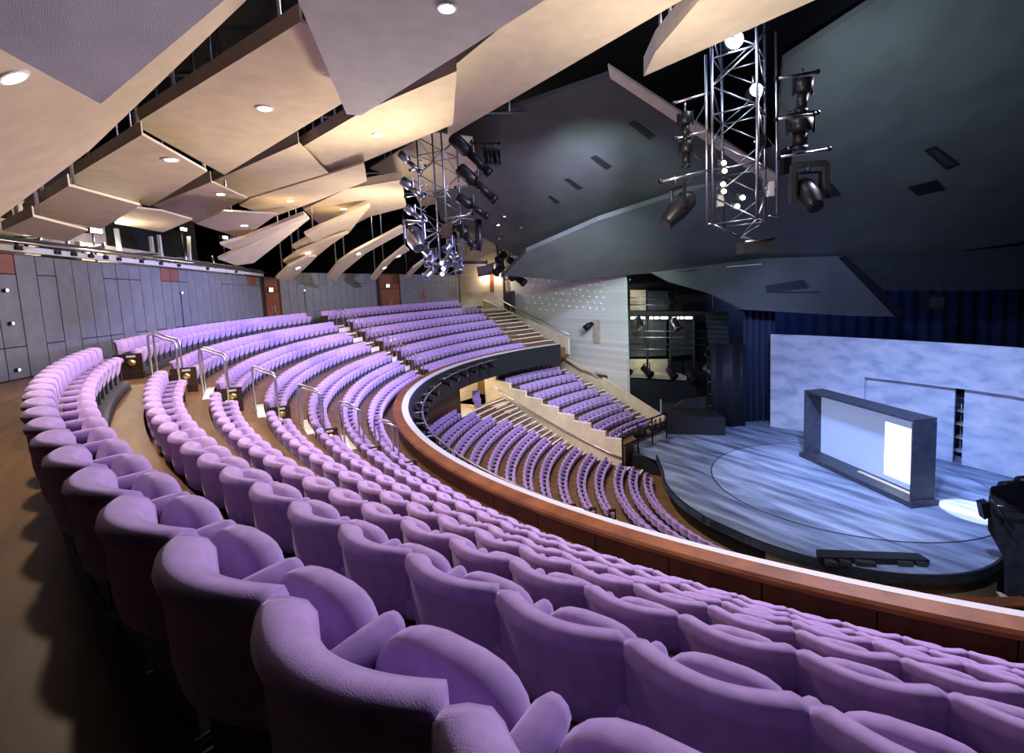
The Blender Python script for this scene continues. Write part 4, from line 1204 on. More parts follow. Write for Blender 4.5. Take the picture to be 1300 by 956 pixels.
# dark sounding canopies over the stage
PL1 = plane3(dp(668, 331, 38), dp(775, 82, 19), dp(985, 225, 24))
def poly_slab(name, pts, pl, th, mat, label, cat='canopy'):
    q = [onplane(x, y, pl) for x, y in pts]
    n = pl[1] if pl[1].z > 0 else -pl[1]
    c = sum(q, Vector((0, 0, 0))) / len(q)
    root = empty(name, c, label, cat)
    MB().slab(q, n * th).build('canopy_board', mat, root)
    return root, q, n
c1, q1, n1 = poly_slab('stage_canopy', [(540, 205), (600, 155), (775, 96), (985, 236), (900, 258), (840, 272), (725, 311), (681, 328), (668, 332), (612, 301), (560, 280)], PL1, 0.25, CANOPY, 'large dark grey sounding canopy with slotted vents, between the lighting towers')
e0, e1, e2, e3 = [onplane(x, y, PL1) for x, y in ((775, 96), (985, 236), (988, 221), (772, 80))]
tag(MB().slab([e0, e1, e2, e3], n1 * -0.12).build('edge_board', PLAST, c1), 'pale edge board')
for pts in (((798, 156), (806, 153), (832, 172), (824, 177)), ((750, 199), (757, 197), (777, 211), (770, 215)), ((717, 227), (722, 226), (740, 238), (734, 240)), ((696, 249), (699, 248), (711, 256), (707, 258))):
    MB().slab([onplane(x, y, PL1) - n1 * 0.03 for x, y in pts], n1 * 0.04).build('vent', DARKB, c1)
for i in range(7):
    x, y = 632 + rnd.random() * 45, 265 + rnd.random() * 38
    p = onplane(x, y, PL1) - n1 * 0.05
    MB().box(p, (0.16, 0.06, 0.06), rz=rnd.random() * 3).build('spike_mark', STEEL, c1)
PL2 = plane3(dp(720, 356, 34), dp(1300, 307, 30), dp(1116, 0, 17))
c2, q2, n2 = poly_slab('stage_canopy', [(640, 350), (668, 320), (760, 280), (900, 235), (985, 190), (995, 78), (1120, -3), (1330, -140), (1420, 300), (1300, 307), (1175, 325), (1068, 327), (967, 330), (883, 341), (826, 347), (760, 352), (720, 356)], PL2, 0.3, CANOPY2, 'vast dark grey sounding canopy sloping down to the proscenium')
for pts, mt in ((((1173, 190), (1188, 185), (1219, 208), (1201, 215)), DARKB), (((1152, 237), (1190, 228), (1200, 240), (1165, 248)), DARKB), (((1050, 233), (1056, 233), (1068, 247), (1052, 249)), DARKB)):
    f = MB().slab([onplane(x, y, PL2) - n2 * 0.05 for x, y in pts], n2 * 0.06).build('vent', mt, c2)
q = [onplane(x, y, PL2) - n2 * 0.06 for x, y in ((1180, 191), (1188, 189), (1211, 207), (1202, 210))]
MB().slab(q, n2 * 0.02).build('vent_grille', GREYB, c2)
d3 = 31.5
def upright(name, pts, d, th, mat, label, cat):
    q = [dp(x, y, d) for x, y in pts]
    r = empty(name, sum(q, Vector((0, 0, 0))) / len(q), label, cat)
    MB().slab(q, (0, th, 0)).build('board', mat, r)
    return r
r = upright('proscenium_flap', [(826, 346), (883, 339), (967, 328), (1068, 325), (1141, 402), (1080, 401), (943, 393), (900, 372), (850, 358)], 31.0, 0.3, CANOPY2, 'dark proscenium soffit panel left of the diagonal slot', 'canopy')
MB().slab([dp(x, y, 30.9) for x, y in ((972, 363), (1020, 355), (1028, 365), (975, 371))], (0, 0.1, 0)).build('hatch', GREYB, r)
MB().slab([dp(x, y, 30.9) for x, y in ((972, 370.4), (1040, 370.4), (1040, 371.4), (972, 371.4))], (0, 0.1, 0)).build('light_batten', STEEL, r)
MB().slab([dp(x, y, 30.9) for x, y in ((923, 338), (967, 334.5), (967, 336), (923, 339.6))], (0, 0.1, 0)).build('light_batten', LEDGE, r)
MB().slab([dp(x, y, 30.9) for x, y in ((856, 344.6), (884, 342), (884, 343), (856, 345.6))], (0, 0.1, 0)).build('light_batten', STEEL, r)
upright('proscenium_flap', [(1072, 325), (1175, 323), (1340, 300), (1340, 366), (1237, 369), (1123, 369)], 31.0, 0.3, GREYB, 'dark proscenium soffit panel right of the diagonal slot', 'canopy')
r = upright('diagonal_beam', [(1068, 326), (1074, 325), (1147, 394), (1145, 402), (1139, 400)], 30.6, 0.3, DARKB, 'black diagonal beam between the two soffit panels', 'beam')

# blue-black cloths around the stage
def cloth(name, x0, x1, d0, d1, z0, z1, mat, label, folds=0):
    a, c = dp(x0, 470, d0), dp(x1, 470, d1)
    b = MB()
    n_ = max(8, folds * 6)
    rings = []
    t_ = Vector((c.x - a.x, c.y - a.y, 0))
    nn = Vector((t_.y, -t_.x, 0)).normalized()
    if nn.y > 0: nn = -nn
    for i in range(n_ + 1):
        f = i / n_
        p = Vector((a.x, a.y, 0)) + t_ * f + nn * (0.10 * math.sin(f * folds * 2 * PI))
        rings.append([p + UPZ * z0, p + UPZ * z1, p + UPZ * z1 - nn * 0.06, p + UPZ * z0 - nn * 0.06])
    b.sweep(rings, smooth=True)
    return tag(b.build(name, mat), label, 'drape')
cloth('stage_drape', 938, 1500, 44, 40, 0, 14, BLUEW, 'deep blue-black backcloth behind the scenic wall', 30)
cloth('wing_drape', 944, 984, 33.2, 33.2, 0, 9, BLUEW, 'blue-black wing drape beside the pale scenic wall', 5)
cloth('black_leg_drape', 902, 946, 32.4, 32.2, 0, 5.6, DARKB, 'black leg drape left of the blue wing drape', 2)

# ---------------------------------------------------------------- lighting towers and lanterns
def tower(c, zb, zt, w, rot, label, tip=True, step=0.62, r=0.030, parts=True):
    root = empty('lighting_tower', (c[0], c[1], zb), label, 'truss')
    cor = [Vector((c[0] + w * 0.7071 * math.cos(rot + k * PI / 2), c[1] + w * 0.7071 * math.sin(rot + k * PI / 2), 0)) for k in range(4)]
    for q in cor:
        MB().tube([q + UPZ * zb, q + UPZ * zt], r, 8).build('chord', TRUSSM, root)
    n = int((zt - zb) / step)
    for k in range(4):
        a, b_ = cor[k], cor[(k + 1) % 4]
        for i in range(n):
            z0 = zb + i * step
            p, q = (a, b_) if (i + k) % 2 else (b_, a)
            MB().tube([p + UPZ * z0, q + UPZ * (z0 + step)], r * 0.5, 6).build('lacing_bar', TRUSSM, root)
            if i % 2 == 0:
                MB().tube([a + UPZ * z0, b_ + UPZ * z0], r * 0.55, 6).build('cross_bar', TRUSSM, root)
    if tip:
        for q in cor:
            MB().tube([q + UPZ * zb, Vector((c[0], c[1], zb - 0.35))], r * 0.7, 6).build('tip_bar', TRUSSM, root)
    return root
def lantern(p, aim, L, R, label, mat=None, lens=None, hook=None, kind='profile', nm='stage_lantern'):
    """Stage lantern with body, lens tube, yoke and hook; p is the middle of the body, aim a direction."""
    mat = mat or LANT
    a = Vector(aim).normalized()
    root = empty(nm, p, label, 'lantern')
    p = Vector(p)
    if kind == 'profile':
        MB().tube([p - a * L * 0.5, p - a * L * 0.46, p - a * L * 0.12, p - a * L * 0.05], [R * 0.7, R * 1.15, R * 1.15, R * 0.8], 12).build('lamp_house', mat, root)
        MB().tube([p - a * L * 0.05, p + a * L * 0.40], R * 0.72, 12).build('lens_tube', mat, root)
        MB().tube([p + a * L * 0.38, p + a * L * 0.5], [R * 0.82, R * 0.9], 12).build('colour_frame', mat, root)
    elif kind == 'fresnel':
        MB().tube([p - a * L * 0.5, p - a * L * 0.42, p + a * L * 0.36, p + a * L * 0.5], [R * 0.6, R, R, R * 1.12], 12).build('lamp_house', mat, root)
        MB().tube([p + a * L * 0.40, p + a * L * 0.52], R * 1.2, 12).build('colour_frame', mat, root)
    else:
        MB().tube([p - a * L * 0.5, p - a * L * 0.35, p + a * L * 0.1, p + a * L * 0.4, p + a * L * 0.5], [R * 0.5, R * 0.95, R * 1.05, R * 0.8, R * 0.72], 14).build('head', mat, root)
    MB().tube([p + a * L * 0.5, p + a * (L * 0.5 + 0.012)], R * 0.7, 12).build('lens', lens or GLASSD, root)
    side = a.cross(UPZ)
    side = side.normalized() if side.length > 0.1 else Vector((1, 0, 0))
    top = p + UPZ * (R * 1.9 + 0.05)
    MB().tube([p + side * R * 1.3, top + side * R * 1.3, top - side * R * 1.3, p - side * R * 1.3], R * 0.14 + 0.008, 6, smooth=False).build('yoke', mat, root)
    h = Vector(hook) if hook is not None else top + UPZ * 0.16
    MB().tube([top, h, h + (h - top).normalized() * 0.06], 0.022, 6).build('hook_clamp', CHROME, root)
    return root
def arm(a, c, r, label, mat=None):
    t = empty('lighting_boom', a, label, 'boom')
    MB().tube([a, c], r, 8).build('arm', mat or STEEL, t)
    for q in (a, c):
        MB().tube([q - (c - a).normalized() * 0.03, q + (c - a).normalized() * 0.03], r * 1.6, 8).build('end_clamp', LANT, t)
    return t
T1D, T2D = 17.5, 12.0
t1 = dp(559, 250, T1D)
t1b, t1t = dp(559, 338, T1D).z, dp(559, 130, T1D).z
tower((t1.x, t1.y), t1b, t1t, 0.98, 0.35, 'tall silver lighting tower thick with lanterns, in front of the far block')
t2 = dp(938, 180, T2D)
t2b, t2t = dp(938, 283, T2D).z, dp(938, 20, T2D).z
tower((t2.x, t2.y), t2b, t2t, 0.95, 0.15, 'silver lighting tower under the dazzling lantern, before the dark canopies', r=0.036)
for px, y0, y1, lab in ((898, 70, 284, 'thin grey boom pipe beside the silver tower, lantern side near the vents'), (987, 40, 274, 'thin grey boom pipe beside the silver tower, stage side')):
    a, c = dp(px, y1, T2D), dp(px - 2, y0, T2D)
    r = empty('lighting_boom', a, lab, 'boom')
    MB().tube([a, c], 0.032, 8).build('pipe', STEEL, r)
    MB().tube([a, dp(px + (12 if px < 930 else -12), y1, T2D)], 0.025, 8).build('foot_arm', STEEL, r)
# second tower: arms and lanterns on the canopy side
def P2(x, y, d=0.0): return dp(x, y, T2D + d)
arm(P2(855, 131), P2(900, 118), 0.03, 'upper boom arm on the vent side of the silver tower')
arm(P2(857, 176), P2(900, 166), 0.03, 'middle boom arm on the vent side of the silver tower')
arm(P2(838, 231), P2(901, 216), 0.035, 'lowest boom arm on the vent side, carrying the tilted moving head')
lantern(P2(870, 160), (0.05, 0.1, -1), 0.62, 0.13, 'upright black profile lantern on the vent side, upper of two')
lantern(P2(871, 196), (0.0, 0.1, -1), 0.60, 0.13, 'upright black profile lantern on the vent side, lower of two')
lantern(P2(861, 266), (-0.75, -0.1, -0.75), 0.95, 0.25, 'big tilted moving-head lantern hanging from the lowest boom arm', kind='head', hook=P2(857, 227))
arm(P2(985, 100), P2(1038, 91), 0.035, 'top boom arm on the stage side of the silver tower')
arm(P2(985, 152), P2(1038, 143), 0.035, 'second boom arm on the stage side of the silver tower')
arm(P2(988, 200), P2(1053, 189), 0.035, 'third boom arm, above the square moving-light bracket')
lantern(P2(1019, 121), (0.0, 0.2, -1), 0.75, 0.17, 'black profile lantern hanging from the top boom arm')
lantern(P2(1016, 170), (0.05, 0.2, -1), 0.70, 0.22, 'fat black profile lantern hanging from the second boom arm')
mh = lantern(P2(1026, 247), (0.1, -0.55, -0.8), 0.85, 0.24, 'moving-head lantern in a square bracket on the stage side', kind='head')
for a, c in ((P2(1006, 210), P2(1048, 207)), (P2(1006, 210), P2(1006, 258)), (P2(1048, 207), P2(1049, 252))):
    MB().tube([a, c], 0.09, 4, smooth=False).build('bracket', GREYB, mh)
r = empty('ballast_box', P2(1001, 198), 'dark slim ballast box beside the third boom arm', 'box')
MB().slab([P2(996, 188), P2(1006, 185), P2(1004, 219), P2(995, 222)], (0, 0.2, 0)).build('case', LANT, r)
MB().tube([P2(1001, 190), P2(1001, 186)], 0.03, 6).build('hook', STEEL, r)
r = empty('dimmer_box', P2(964, 312), 'dark flat box hung under the foot of the silver tower', 'box')
MB().slab([P2(944, 308), P2(983, 304), P2(984, 318), P2(945, 322)], (0, 0.4, 0)).build('case', GREYB, r)
MB().tube([P2(946, 307), P2(984, 303)], 0.035, 6).build('bar', STEEL, r)
MB().tube([P2(962, 304), Vector((t2.x, t2.y, t2b - 0.33))], 0.03, 6).build('hook', STEEL, r)
for i, (x, y, lab) in enumerate(((919, 207, 'topmost of the small warm bulbs on the silver tower'), (920, 217, 'second small warm bulb on the silver tower'), (918, 234, 'third small warm bulb on the silver tower'), (919, 243, 'fourth small warm bulb on the silver tower'), (943, 251, 'small warm bulb beside the bright low one'), (936, 262, 'lowest and brightest warm bulb on the silver tower'))):
    p = P2(x, y, -0.3)
    r = empty('lit_lantern', p, lab, 'lantern')
    MB().tube([p + Vector((0, 0.25, 0.05)), p], [0.06, 0.085], 10).build('body', CHROME, r)
    MB().tube([p, p + Vector((0, -0.015, 0))], 0.05, 10).build('lens', BULB, r)
    MB().tube([p + Vector((0, 0.15, 0.05)), p + Vector((0.0, 0.3, 0.14))], 0.02, 6).build('clamp', STEEL, r)
for i, (x, y, lab, s_) in enumerate(((932, 50, 'dazzling blue-white lantern at the top of the silver tower', 0.22), (960, 114, 'bright blue-white lantern inside the silver tower', 0.15))):
    p = P2(x, y, -0.1)
    r = empty('lit_lantern', p, lab, 'lantern')
    MB().tube([p + Vector((0.1, 0.5, 0.1)), p + Vector((0, 0.05, 0)), p], [s_ * 0.8, s_, s_ * 1.05], 14).build('lamp_house', LANT, r)
    MB().tube([p, p + Vector((0, -0.02, 0))], s_ * 0.92, 14).build('lens', LENSW, r)
    MB().tube([p + Vector((0.05, 0.25, s_)), p + Vector((0.05, 0.25, s_ + 0.25))], 0.025, 6).build('clamp', STEEL, r)
for i, (x, y, lab) in enumerate(((914, 253, 'small pale splitter box on the vent side of the silver tower'), (978, 240, 'pale splitter box on the stage side of the silver tower'), (965, 180, 'dark bundle of coiled plugs on the silver tower'))):
    r = empty('splitter_box', P2(x, y), lab, 'box')
    MB().box(P2(x, y), (0.12, 0.14, 0.34)).build('case', LEDGE if i < 2 else LANT, r)
    MB().tube([P2(x, y), P2(x + (8 if i == 0 else -8), y)], 0.03, 6).build('clamp', STEEL, r)
rnd = random.Random(21)
def cable(pts, label, rad=0.012):
    q = []
    for i in range(len(pts) - 1):
        for k in range(5):
            t = k / 5
            a, c = pts[i], pts[i + 1]
            s = math.sin(t * PI) * -0.06
            q.append(a.lerp(c, t) + UPZ * s)
    q.append(pts[-1])
    tag(MB().tube(q, rad, 5).build('loose_cable', GREYB), label, 'cable')
cable([P2(899, 120), P2(885, 150), P2(876, 185), P2(890, 205)], 'grey cable looping along the vent-side lanterns')
cable([P2(901, 216), P2(880, 222), P2(864, 238)], 'grey cable down to the tilted moving head')
cable([P2(987, 120), P2(1000, 142), P2(1016, 130)], 'grey cable looping to the top stage-side lantern')
cable([P2(975, 175), P2(990, 190), P2(1010, 186), P2(1015, 176)], 'grey cable looping to the fat stage-side lantern')
cable([P2(978, 240), P2(972, 262), P2(962, 245), P2(975, 230)], 'grey cable coil under the pale splitter box')
# first tower: lanterns on both sides
def P1(x, y, d=0.0): return dp(x, y, T1D + d)
pr = [(598, 197, (0.75, 0.2, -0.75), 1.75, 0.19, 'long brown-black profile lantern, topmost on the canopy side of the far tower'),
      (606, 234, (0.75, 0.2, -0.70), 1.65, 0.19, 'long brown-black profile lantern, second on the canopy side of the far tower'),
      (600, 263, (0.8, 0.2, -0.55), 1.25, 0.15, 'black profile lantern, third on the canopy side of the far tower'),
      (521, 207, (0.7, 0.2, -0.7), 0.95, 0.11, 'slim silver lantern, topmost on the seat side of the far tower'),
      (524, 240, (0.7, 0.2, -0.65), 0.95, 0.14, 'silver lantern, second on the seat side of the far tower'),
      (527, 272, (0.7, 0.2, -0.6), 0.8, 0.12, 'small silver lantern, third on the seat side of the far tower')]
for x, y, a, L, R, lab in pr:
    lantern(P1(x, y, -0.4), a, L, R, lab, mat=LANT if x > 560 else CHROME, hook=P1(x + (-14 if x > 560 else 12), y - 4, -0.2))
for i, (x, y, lab) in enumerate(((619, 200, 'small hanging floodlight behind the canopy-side lanterns, first of two'), (630, 200, 'small hanging floodlight behind the canopy-side lanterns, outer of two'))):
    lantern(P1(x, y, 0.6), (0.1, -0.1, -1), 0.5, 0.13, lab, kind='fresnel', hook=P1(x, y - 16, 0.6))
arm(P1(600, 182, 0.6), P1(634, 182, 0.6), 0.035, 'short dark boom arm carrying the two hanging floodlights', LANT)
lantern(P1(527, 303, -0.5), (0.35, -0.55, -0.75), 0.95, 0.28, 'fat round lantern on the seat side near the foot of the far tower', mat=CHROME, kind='head', hook=P1(538, 290, -0.2))
lantern(P1(592, 301, -0.4), (0.5, -0.2, -0.8), 0.95, 0.17, 'black lantern low on the canopy side of the far tower', hook=P1(582, 288, -0.2))
r = empty('black_tube', P1(609, 300), 'thick black tube hanging on the canopy side of the far tower', 'tube')
MB().tube([P1(607, 279), P1(608, 305), P1(604, 317)], [0.13, 0.14, 0.2], 12).build('tube', LANT, r)
MB().tube([P1(607, 279), P1(583, 276)], 0.03, 6).build('clamp', STEEL, r)
r = empty('brown_plate', P1(567, 291, -0.8), 'flat brown plate on the front of the far tower', 'plate')
MB().slab([P1(560, 284, -0.8), P1(574, 283, -0.8), P1(574, 301, -0.8), P1(560, 302, -0.8)], (0, 0.05, 0)).build('plate', ENDP, r)
MB().tube([P1(567, 286, -0.8), P1(567, 286, -0.3)], 0.03, 6).build('clamp', STEEL, r)
def chord1(p):
    q = [Vector((t1.x + 0.98 * 0.7071 * math.cos(0.35 + k * PI / 2), t1.y + 0.98 * 0.7071 * math.sin(0.35 + k * PI / 2), 0)) for k in range(4)]
    b_ = min(q, key=lambda v: (v.xy - p.xy).length)
    return Vector((b_.x, b_.y, max(t1b + 0.4, p.z + 0.15)))
for i, (x, y, lab) in enumerate(((560.6, 334, 'upper warm-lit lantern in the cluster at the foot of the far tower'), (563, 341, 'middle warm-lit lantern at the foot of the far tower'), (561.5, 348, 'lowest warm-lit lantern at the foot of the far tower'))):
    p = P1(x, y, -0.7)
    r = empty('lit_lantern', p, lab, 'lantern')
    MB().tube([p + Vector((0.05, 0.35, 0.1)), p], [0.08, 0.11], 10).build('body', CHROME, r)
    MB().tube([p, p + Vector((0, -0.015, 0))], 0.055, 10).build('lens', BULB, r)
    MB().tube([p + Vector((0, 0.2, 0.05)), chord1(p), chord1(p) + Vector((0, 0.03, 0.06))], 0.02, 6).build('clamp', STEEL, r)
def chord(c, w, rot, p, zb, zt):         # nearest main tube of a tower to the point p
    q = [Vector((c[0] + w * 0.7071 * math.cos(rot + k * PI / 2), c[1] + w * 0.7071 * math.sin(rot + k * PI / 2), 0)) for k in range(4)]
    b_ = min(q, key=lambda v: (v.xy - p.xy).length)
    return Vector((b_.x, b_.y, max(zb + 0.4, min(zt, p.z + 0.2))))
cl = [(540, 318, 0.7, 'tilted silver lantern in the foot cluster, seat side'), (550, 327, -0.3, 'silver lantern in the foot cluster below the brown plate'), (574, 323, 0.5, 'silver lantern in the foot cluster, canopy side'), (580, 338, 0.2, 'small silver lantern lowest in the foot cluster, canopy side'), (547, 345, -0.6, 'small silver lantern lowest in the foot cluster, seat side'), (571, 311, -0.5, 'silver lantern just under the brown plate')]
for x, y, sx, lab in cl:
    lantern(P1(x, y, -0.5), (sx, -0.4, -0.6), 0.55, 0.13, lab, mat=CHROME, hook=chord((t1.x, t1.y), 0.98, 0.35, P1(x, y, -0.5), t1b, t1t), kind='fresnel')
arm(P1(578, 333), P1(618, 333), 0.05, 'thick dark boom arm reaching from the far tower foot towards the cream wall', LANT)
arm(P1(525, 312), P1(600, 268), 0.03, 'raking silver boom arm across the far tower')
arm(P1(516, 285, -0.3), P1(545, 280, -0.3), 0.03, 'short silver boom arm on the seat side of the far tower')
arm(P1(520, 216, -0.3), P1(540, 210, -0.3), 0.03, 'upper silver boom arm on the seat side of the far tower')
arm(P1(514, 250, -0.3), P1(540, 246, -0.3), 0.03, 'middle silver boom arm on the seat side of the far tower')
arm(P1(578, 238, -0.2), P1(600, 235, -0.2), 0.03, 'silver boom arm on the canopy side of the far tower')
arm(P1(562, 278, -0.6), P1(600, 272, -0.3), 0.03, 'low silver boom arm on the canopy side of the far tower')
arm(P1(540, 334), P1(586, 338), 0.03, 'lowest thin arm across the foot of the far tower')
# third tower in the corner by the cream wall, with a black loudspeaker box
T3D = 39.5
t3 = dp(642, 335, T3D)
tower((t3.x, t3.y), dp(642, 350, T3D).z, dp(642, 300, T3D).z, 1.0, 0.5, 'small distant silver lighting tower in the corner by the cream wall', r=0.06, step=0.7)
def P3_(x, y, d=0.0): return dp(x, y, T3D + d)
for x, y, sx, lab in ((634, 342, -0.6, 'small dark lantern on the corner tower, seat side'), (651, 333, 0.6, 'small dark lantern on the corner tower, wall side'), (648, 348, 0.3, 'small dark lantern at the corner tower foot'), (637, 326, -0.5, 'small dark lantern high on the corner tower'), (660, 355, 0.6, 'tiny black lantern beside the grey post')):
    lantern(P3_(x, y, -0.6), (sx, -0.5, -0.5), 1.0, 0.28, lab, kind='fresnel', hook=P3_(x + (-3 if sx > 0 else 3), y - 5, -0.3))
r = empty('loudspeaker', P3_(615, 344), 'black box loudspeaker hung beside the corner tower', 'loudspeaker')
MB().slab([P3_(605, 339), P3_(626, 335), P3_(627, 347), P3_(607, 351)], (0, 1.0, 0)).build('cabinet', DARKB, r)
MB().tube([P3_(618, 337, 0.5), P3_(637, 331)], 0.07, 6).build('hook', STEEL, r)
MB().slab([P3_(607, 340.5, -0.05), P3_(624, 337, -0.05), P3_(625, 345.5, -0.05), P3_(608.5, 349, -0.05)], (0, 0.03, 0)).build('grille', GREYB, r)

# ---------------------------------------------------------------- technical gallery left of the stage
GD = 36.5
def G_(x, y, d=0.0): return dp(x, y, GD + d)
def board(name, pts, d, th, mat, parent=None):
    return MB().slab([G_(x, y, d) for x, y in pts], (0, th, 0)).build(name, mat, parent)
struct(board('wall_stage_left', [(786, 330), (960, 330), (960, 600), (786, 600)], 4.0, 0.2, DARKB))
r = empty('technical_gallery', G_(850, 478), 'dark steel technical gallery with rails left of the stage', 'gallery')
for pts, m in (([(799, 404), (846, 404), (846, 452), (799, 453)], GREYB), ([(850, 404), (882, 404), (882, 450), (850, 452)], GREYB), ([(799, 456), (848, 456), (848, 474), (799, 475)], CONC), ([(800, 368), (820, 368), (820, 394), (800, 394)], CONC), ([(822, 368), (850, 370), (850, 394), (822, 394)], GREYB)):
    board('back_panel', pts, 2.2, 0.1, m, r)
for y, x0, x1, rad in ((378, 800, 838, 0.04), (387, 800, 866, 0.05), (420, 799, 905, 0.05), (428, 799, 905, 0.045), (437, 799, 905, 0.06), (443, 799, 880, 0.03)):
    MB().tube([G_(x0, y), G_(x1, y + (1 if y > 400 else 0))], rad, 6).build('rail', STEEL if y != 437 else GREYB, r)
MB().slab([G_(796, 395), G_(925, 396), G_(925, 400), G_(796, 400)], (0, 0.4, 0)).build('beam', GREYB, r)
for x in (798, 822, 851, 881):
    MB().tube([G_(x, 396, 0.1), G_(x, 474, 0.1)], 0.075, 6).build('post', GREYB, r)
MB().slab([G_(757, 474.5), G_(784, 474), G_(872, 478), G_(871, 483), G_(780, 478)], (0, 1.4, 0)).build('walkway', CONC, r)
MB().slab([G_(757, 475), G_(780, 478), G_(838, 484), G_(871, 484), G_(884, 476), G_(906, 480), G_(906, 500), G_(869, 509), G_(840, 508), G_(839, 528), G_(770, 485)], (0, 0.3, 0)).build('front_panel', DARKB, r)
MB().slab([G_(838.3, 507, -0.1), G_(840, 507, -0.1), G_(840, 528, -0.1), G_(838.3, 528, -0.1)], (0, 0.1, 0)).build('edge_strip', LEDGE, r)
b = empty('strip_light', G_(840, 403, 1.0), 'row of small bright lamps along the top of the technical gallery', 'lamp')
MB().slab([G_(800, 401, 1.0), G_(880, 401, 1.0), G_(880, 402, 1.0), G_(800, 402, 1.0)], (0, 0.1, 0)).build('batten', LANT, b)
for x0, x1 in ((801, 806), (807, 811), (813, 819), (825, 829), (831, 837), (839, 848), (853, 858), (860, 868), (870, 879)):
    MB().slab([G_(x0, 402, 0.95), G_(x1, 402, 0.95), G_(x1, 405, 0.95), G_(x0, 405, 0.95)], (0, 0.08, 0)).build('lens', SIGN, b)
light('POINT', G_(825, 410, 1.2), 28, (1, 0.95, 0.75), None, 0.2)
light('POINT', G_(822, 458, 1.2), 22, (1, 0.92, 0.65), None, 0.2)
light('POINT', G_(808, 372, 1.2), 14, WARM, None, 0.2)
for x, y, a, lab in ((794, 469, (0.5, -0.6, -0.5), 'small dark lantern on the gallery walkway, beside the cream wall'), (821, 471, (0.4, -0.6, -0.5), 'small dark lantern on the gallery walkway, second from the cream wall'), (852, 473, (0.3, -0.6, -0.6), 'small dark lantern on the gallery walkway, third from the cream wall'), (878, 478, (0.3, -0.6, -0.6), 'small dark lantern at the bent end of the gallery walkway'), (812, 410, (0.2, -0.5, -0.7), 'pale small lantern under the row of gallery lamps'), (858, 411, (0.2, -0.5, -0.7), 'pale small lantern under the gallery lamps, farther along'), (794, 357, (-0.4, -0.6, -0.5), 'small silver lantern cluster at the top of the cream wall edge'), (852, 380, (0.1, -0.5, -0.8), 'small dark lantern under the upper gallery rail')):
    lantern(G_(x, y, -0.3), a, 0.95, 0.26, lab, mat=CHROME if 'pale' in lab or 'silver' in lab else LANT, kind='fresnel', hook=G_(x, y - 7, 0.1))
# line array loudspeaker
r = empty('line_array', G_(912, 400), 'tall black line-array loudspeaker hanging left of the stage', 'loudspeaker')
for i in range(8):
    y0 = 399 + i * 6.2
    dx = 0.10 * i * i
    MB().slab([G_(897 + dx, y0, -1), G_(924 + dx * 0.6, y0 + 1.5, -1), G_(924 + dx * 0.6, y0 + 7.0, -1), G_(897 + dx, y0 + 5.4, -1)], (0.3, 0.8, 0)).build('cabinet', GREYB, r)
MB().tube([G_(905, 399, -0.8), G_(905, 350, -0.8)], 0.03, 6).build('hanging_chain', STEEL, r)
MB().slab([G_(905, 352, -0.5), G_(918, 350, -0.5), G_(920, 372, -0.5), G_(907, 374, -0.5)], (0, 0.8, 0)).build('upper_cabinet', GREYB, r)
rnd = random.Random(5)
for i, (x, y, lab) in enumerate(((901, 452, 'small lantern under the line array, gallery side'), (916, 453, 'small lantern directly under the line array'), (932, 452, 'small bright-edged lantern beside the wing drape'), (899, 470, 'small lantern on the bent gallery arm'), (913, 497, 'small lantern halfway down the black leg drape'), (916, 518, 'small lantern low on the black leg drape'), (928, 375, 'small silver lantern above the line array'), (936, 388, 'small lantern above the blue wing drape'))):
    lantern(G_(x, y, -3.0), (0.5, -0.6, -0.5), 0.75, 0.2, lab, mat=CHROME if i % 2 else LANT, kind='fresnel', hook=G_(x + 3, y - 6, -2.7))
r = empty('lantern_ladder', G_(905, 520, -3), 'dark ladder frame carrying small lanterns before the black drape', 'ladder')
for x in (899, 918):
    MB().tube([G_(x, 440, -2.7), G_(x, 553, -2.7)], 0.06, 6).build('rail', GREYB, r)
for y in (455, 470, 485, 500, 515, 530):
    MB().tube([G_(899, y, -2.7), G_(936, y, -2.7)], 0.04, 6).build('rung', STEEL, r)
# black scenery blocks at the stage side
p0 = [at(x, y, 0.0) for x, y in ((846, 551), (921, 553), (905, 541), (850, 538))]
r = empty('stage_block', p0[0], 'low black block at the side of the stage under the gallery', 'block')
q = [(p.x, p.y) for p in p0]
MB().prism(q, 0.0, 1.15).build('block', DARKB, r)
MB().prism([(c[0] * 0.985 + 0.015 * q[(i + 2) % 4][0], c[1] * 0.985 + 0.015 * q[(i + 2) % 4][1]) for i, c in enumerate(q)], 1.15, 1.2).build('lid', DARKB, r)
r = upright('wing_flat', [(868, 509), (907, 502), (907, 540), (850, 541), (841, 527)], 33.8, 0.3, GREYB, 'dark grey flat behind the low black block', 'flat')
r = empty('vomitory_rail', pt3(9.6, 144, -0.4), 'black railing with small lanterns between the raised bank and the stage', 'railing')
va, vb = dp(790, 560, 27.8), dp(846, 538, 30.5)
for dz in (0, 0.5, 1.0):
    MB().tube([va + UPZ * (dz - 0.3), vb + UPZ * (dz - 0.3)], 0.05, 6).build('rail', LANT, r)
for t in (0, 0.33, 0.66, 1):
    a = va.lerp(vb, t)
    MB().tube([Vector((a.x, a.y, -1.2)), a + UPZ * 0.75], 0.05, 6).build('post', LANT, r)
for i, (x, y) in enumerate(((812, 551), (832, 543), (838, 541))):
    lantern(dp(x, y, 28.5 + i * 0.7), (0.6, -0.3, 0.2), 0.7, 0.2, f'small dark lantern on the black railing beside the stage, {ORD[i]} from the raised bank', kind='fresnel')
q = [at(x, y, -1.0) for x, y in ((795, 590), (838, 596), (838, 575), (800, 570))]
r = empty('vomitory_block', q[0], 'black block between the raised bank and the stage edge', 'block')
MB().prism([(p.x, p.y) for p in q], -3.0, -0.35).build('block', DARKB, r)
MB().prism([(p.x, p.y) for p in q], -0.35, -0.28).build('cap', GREYB, r)

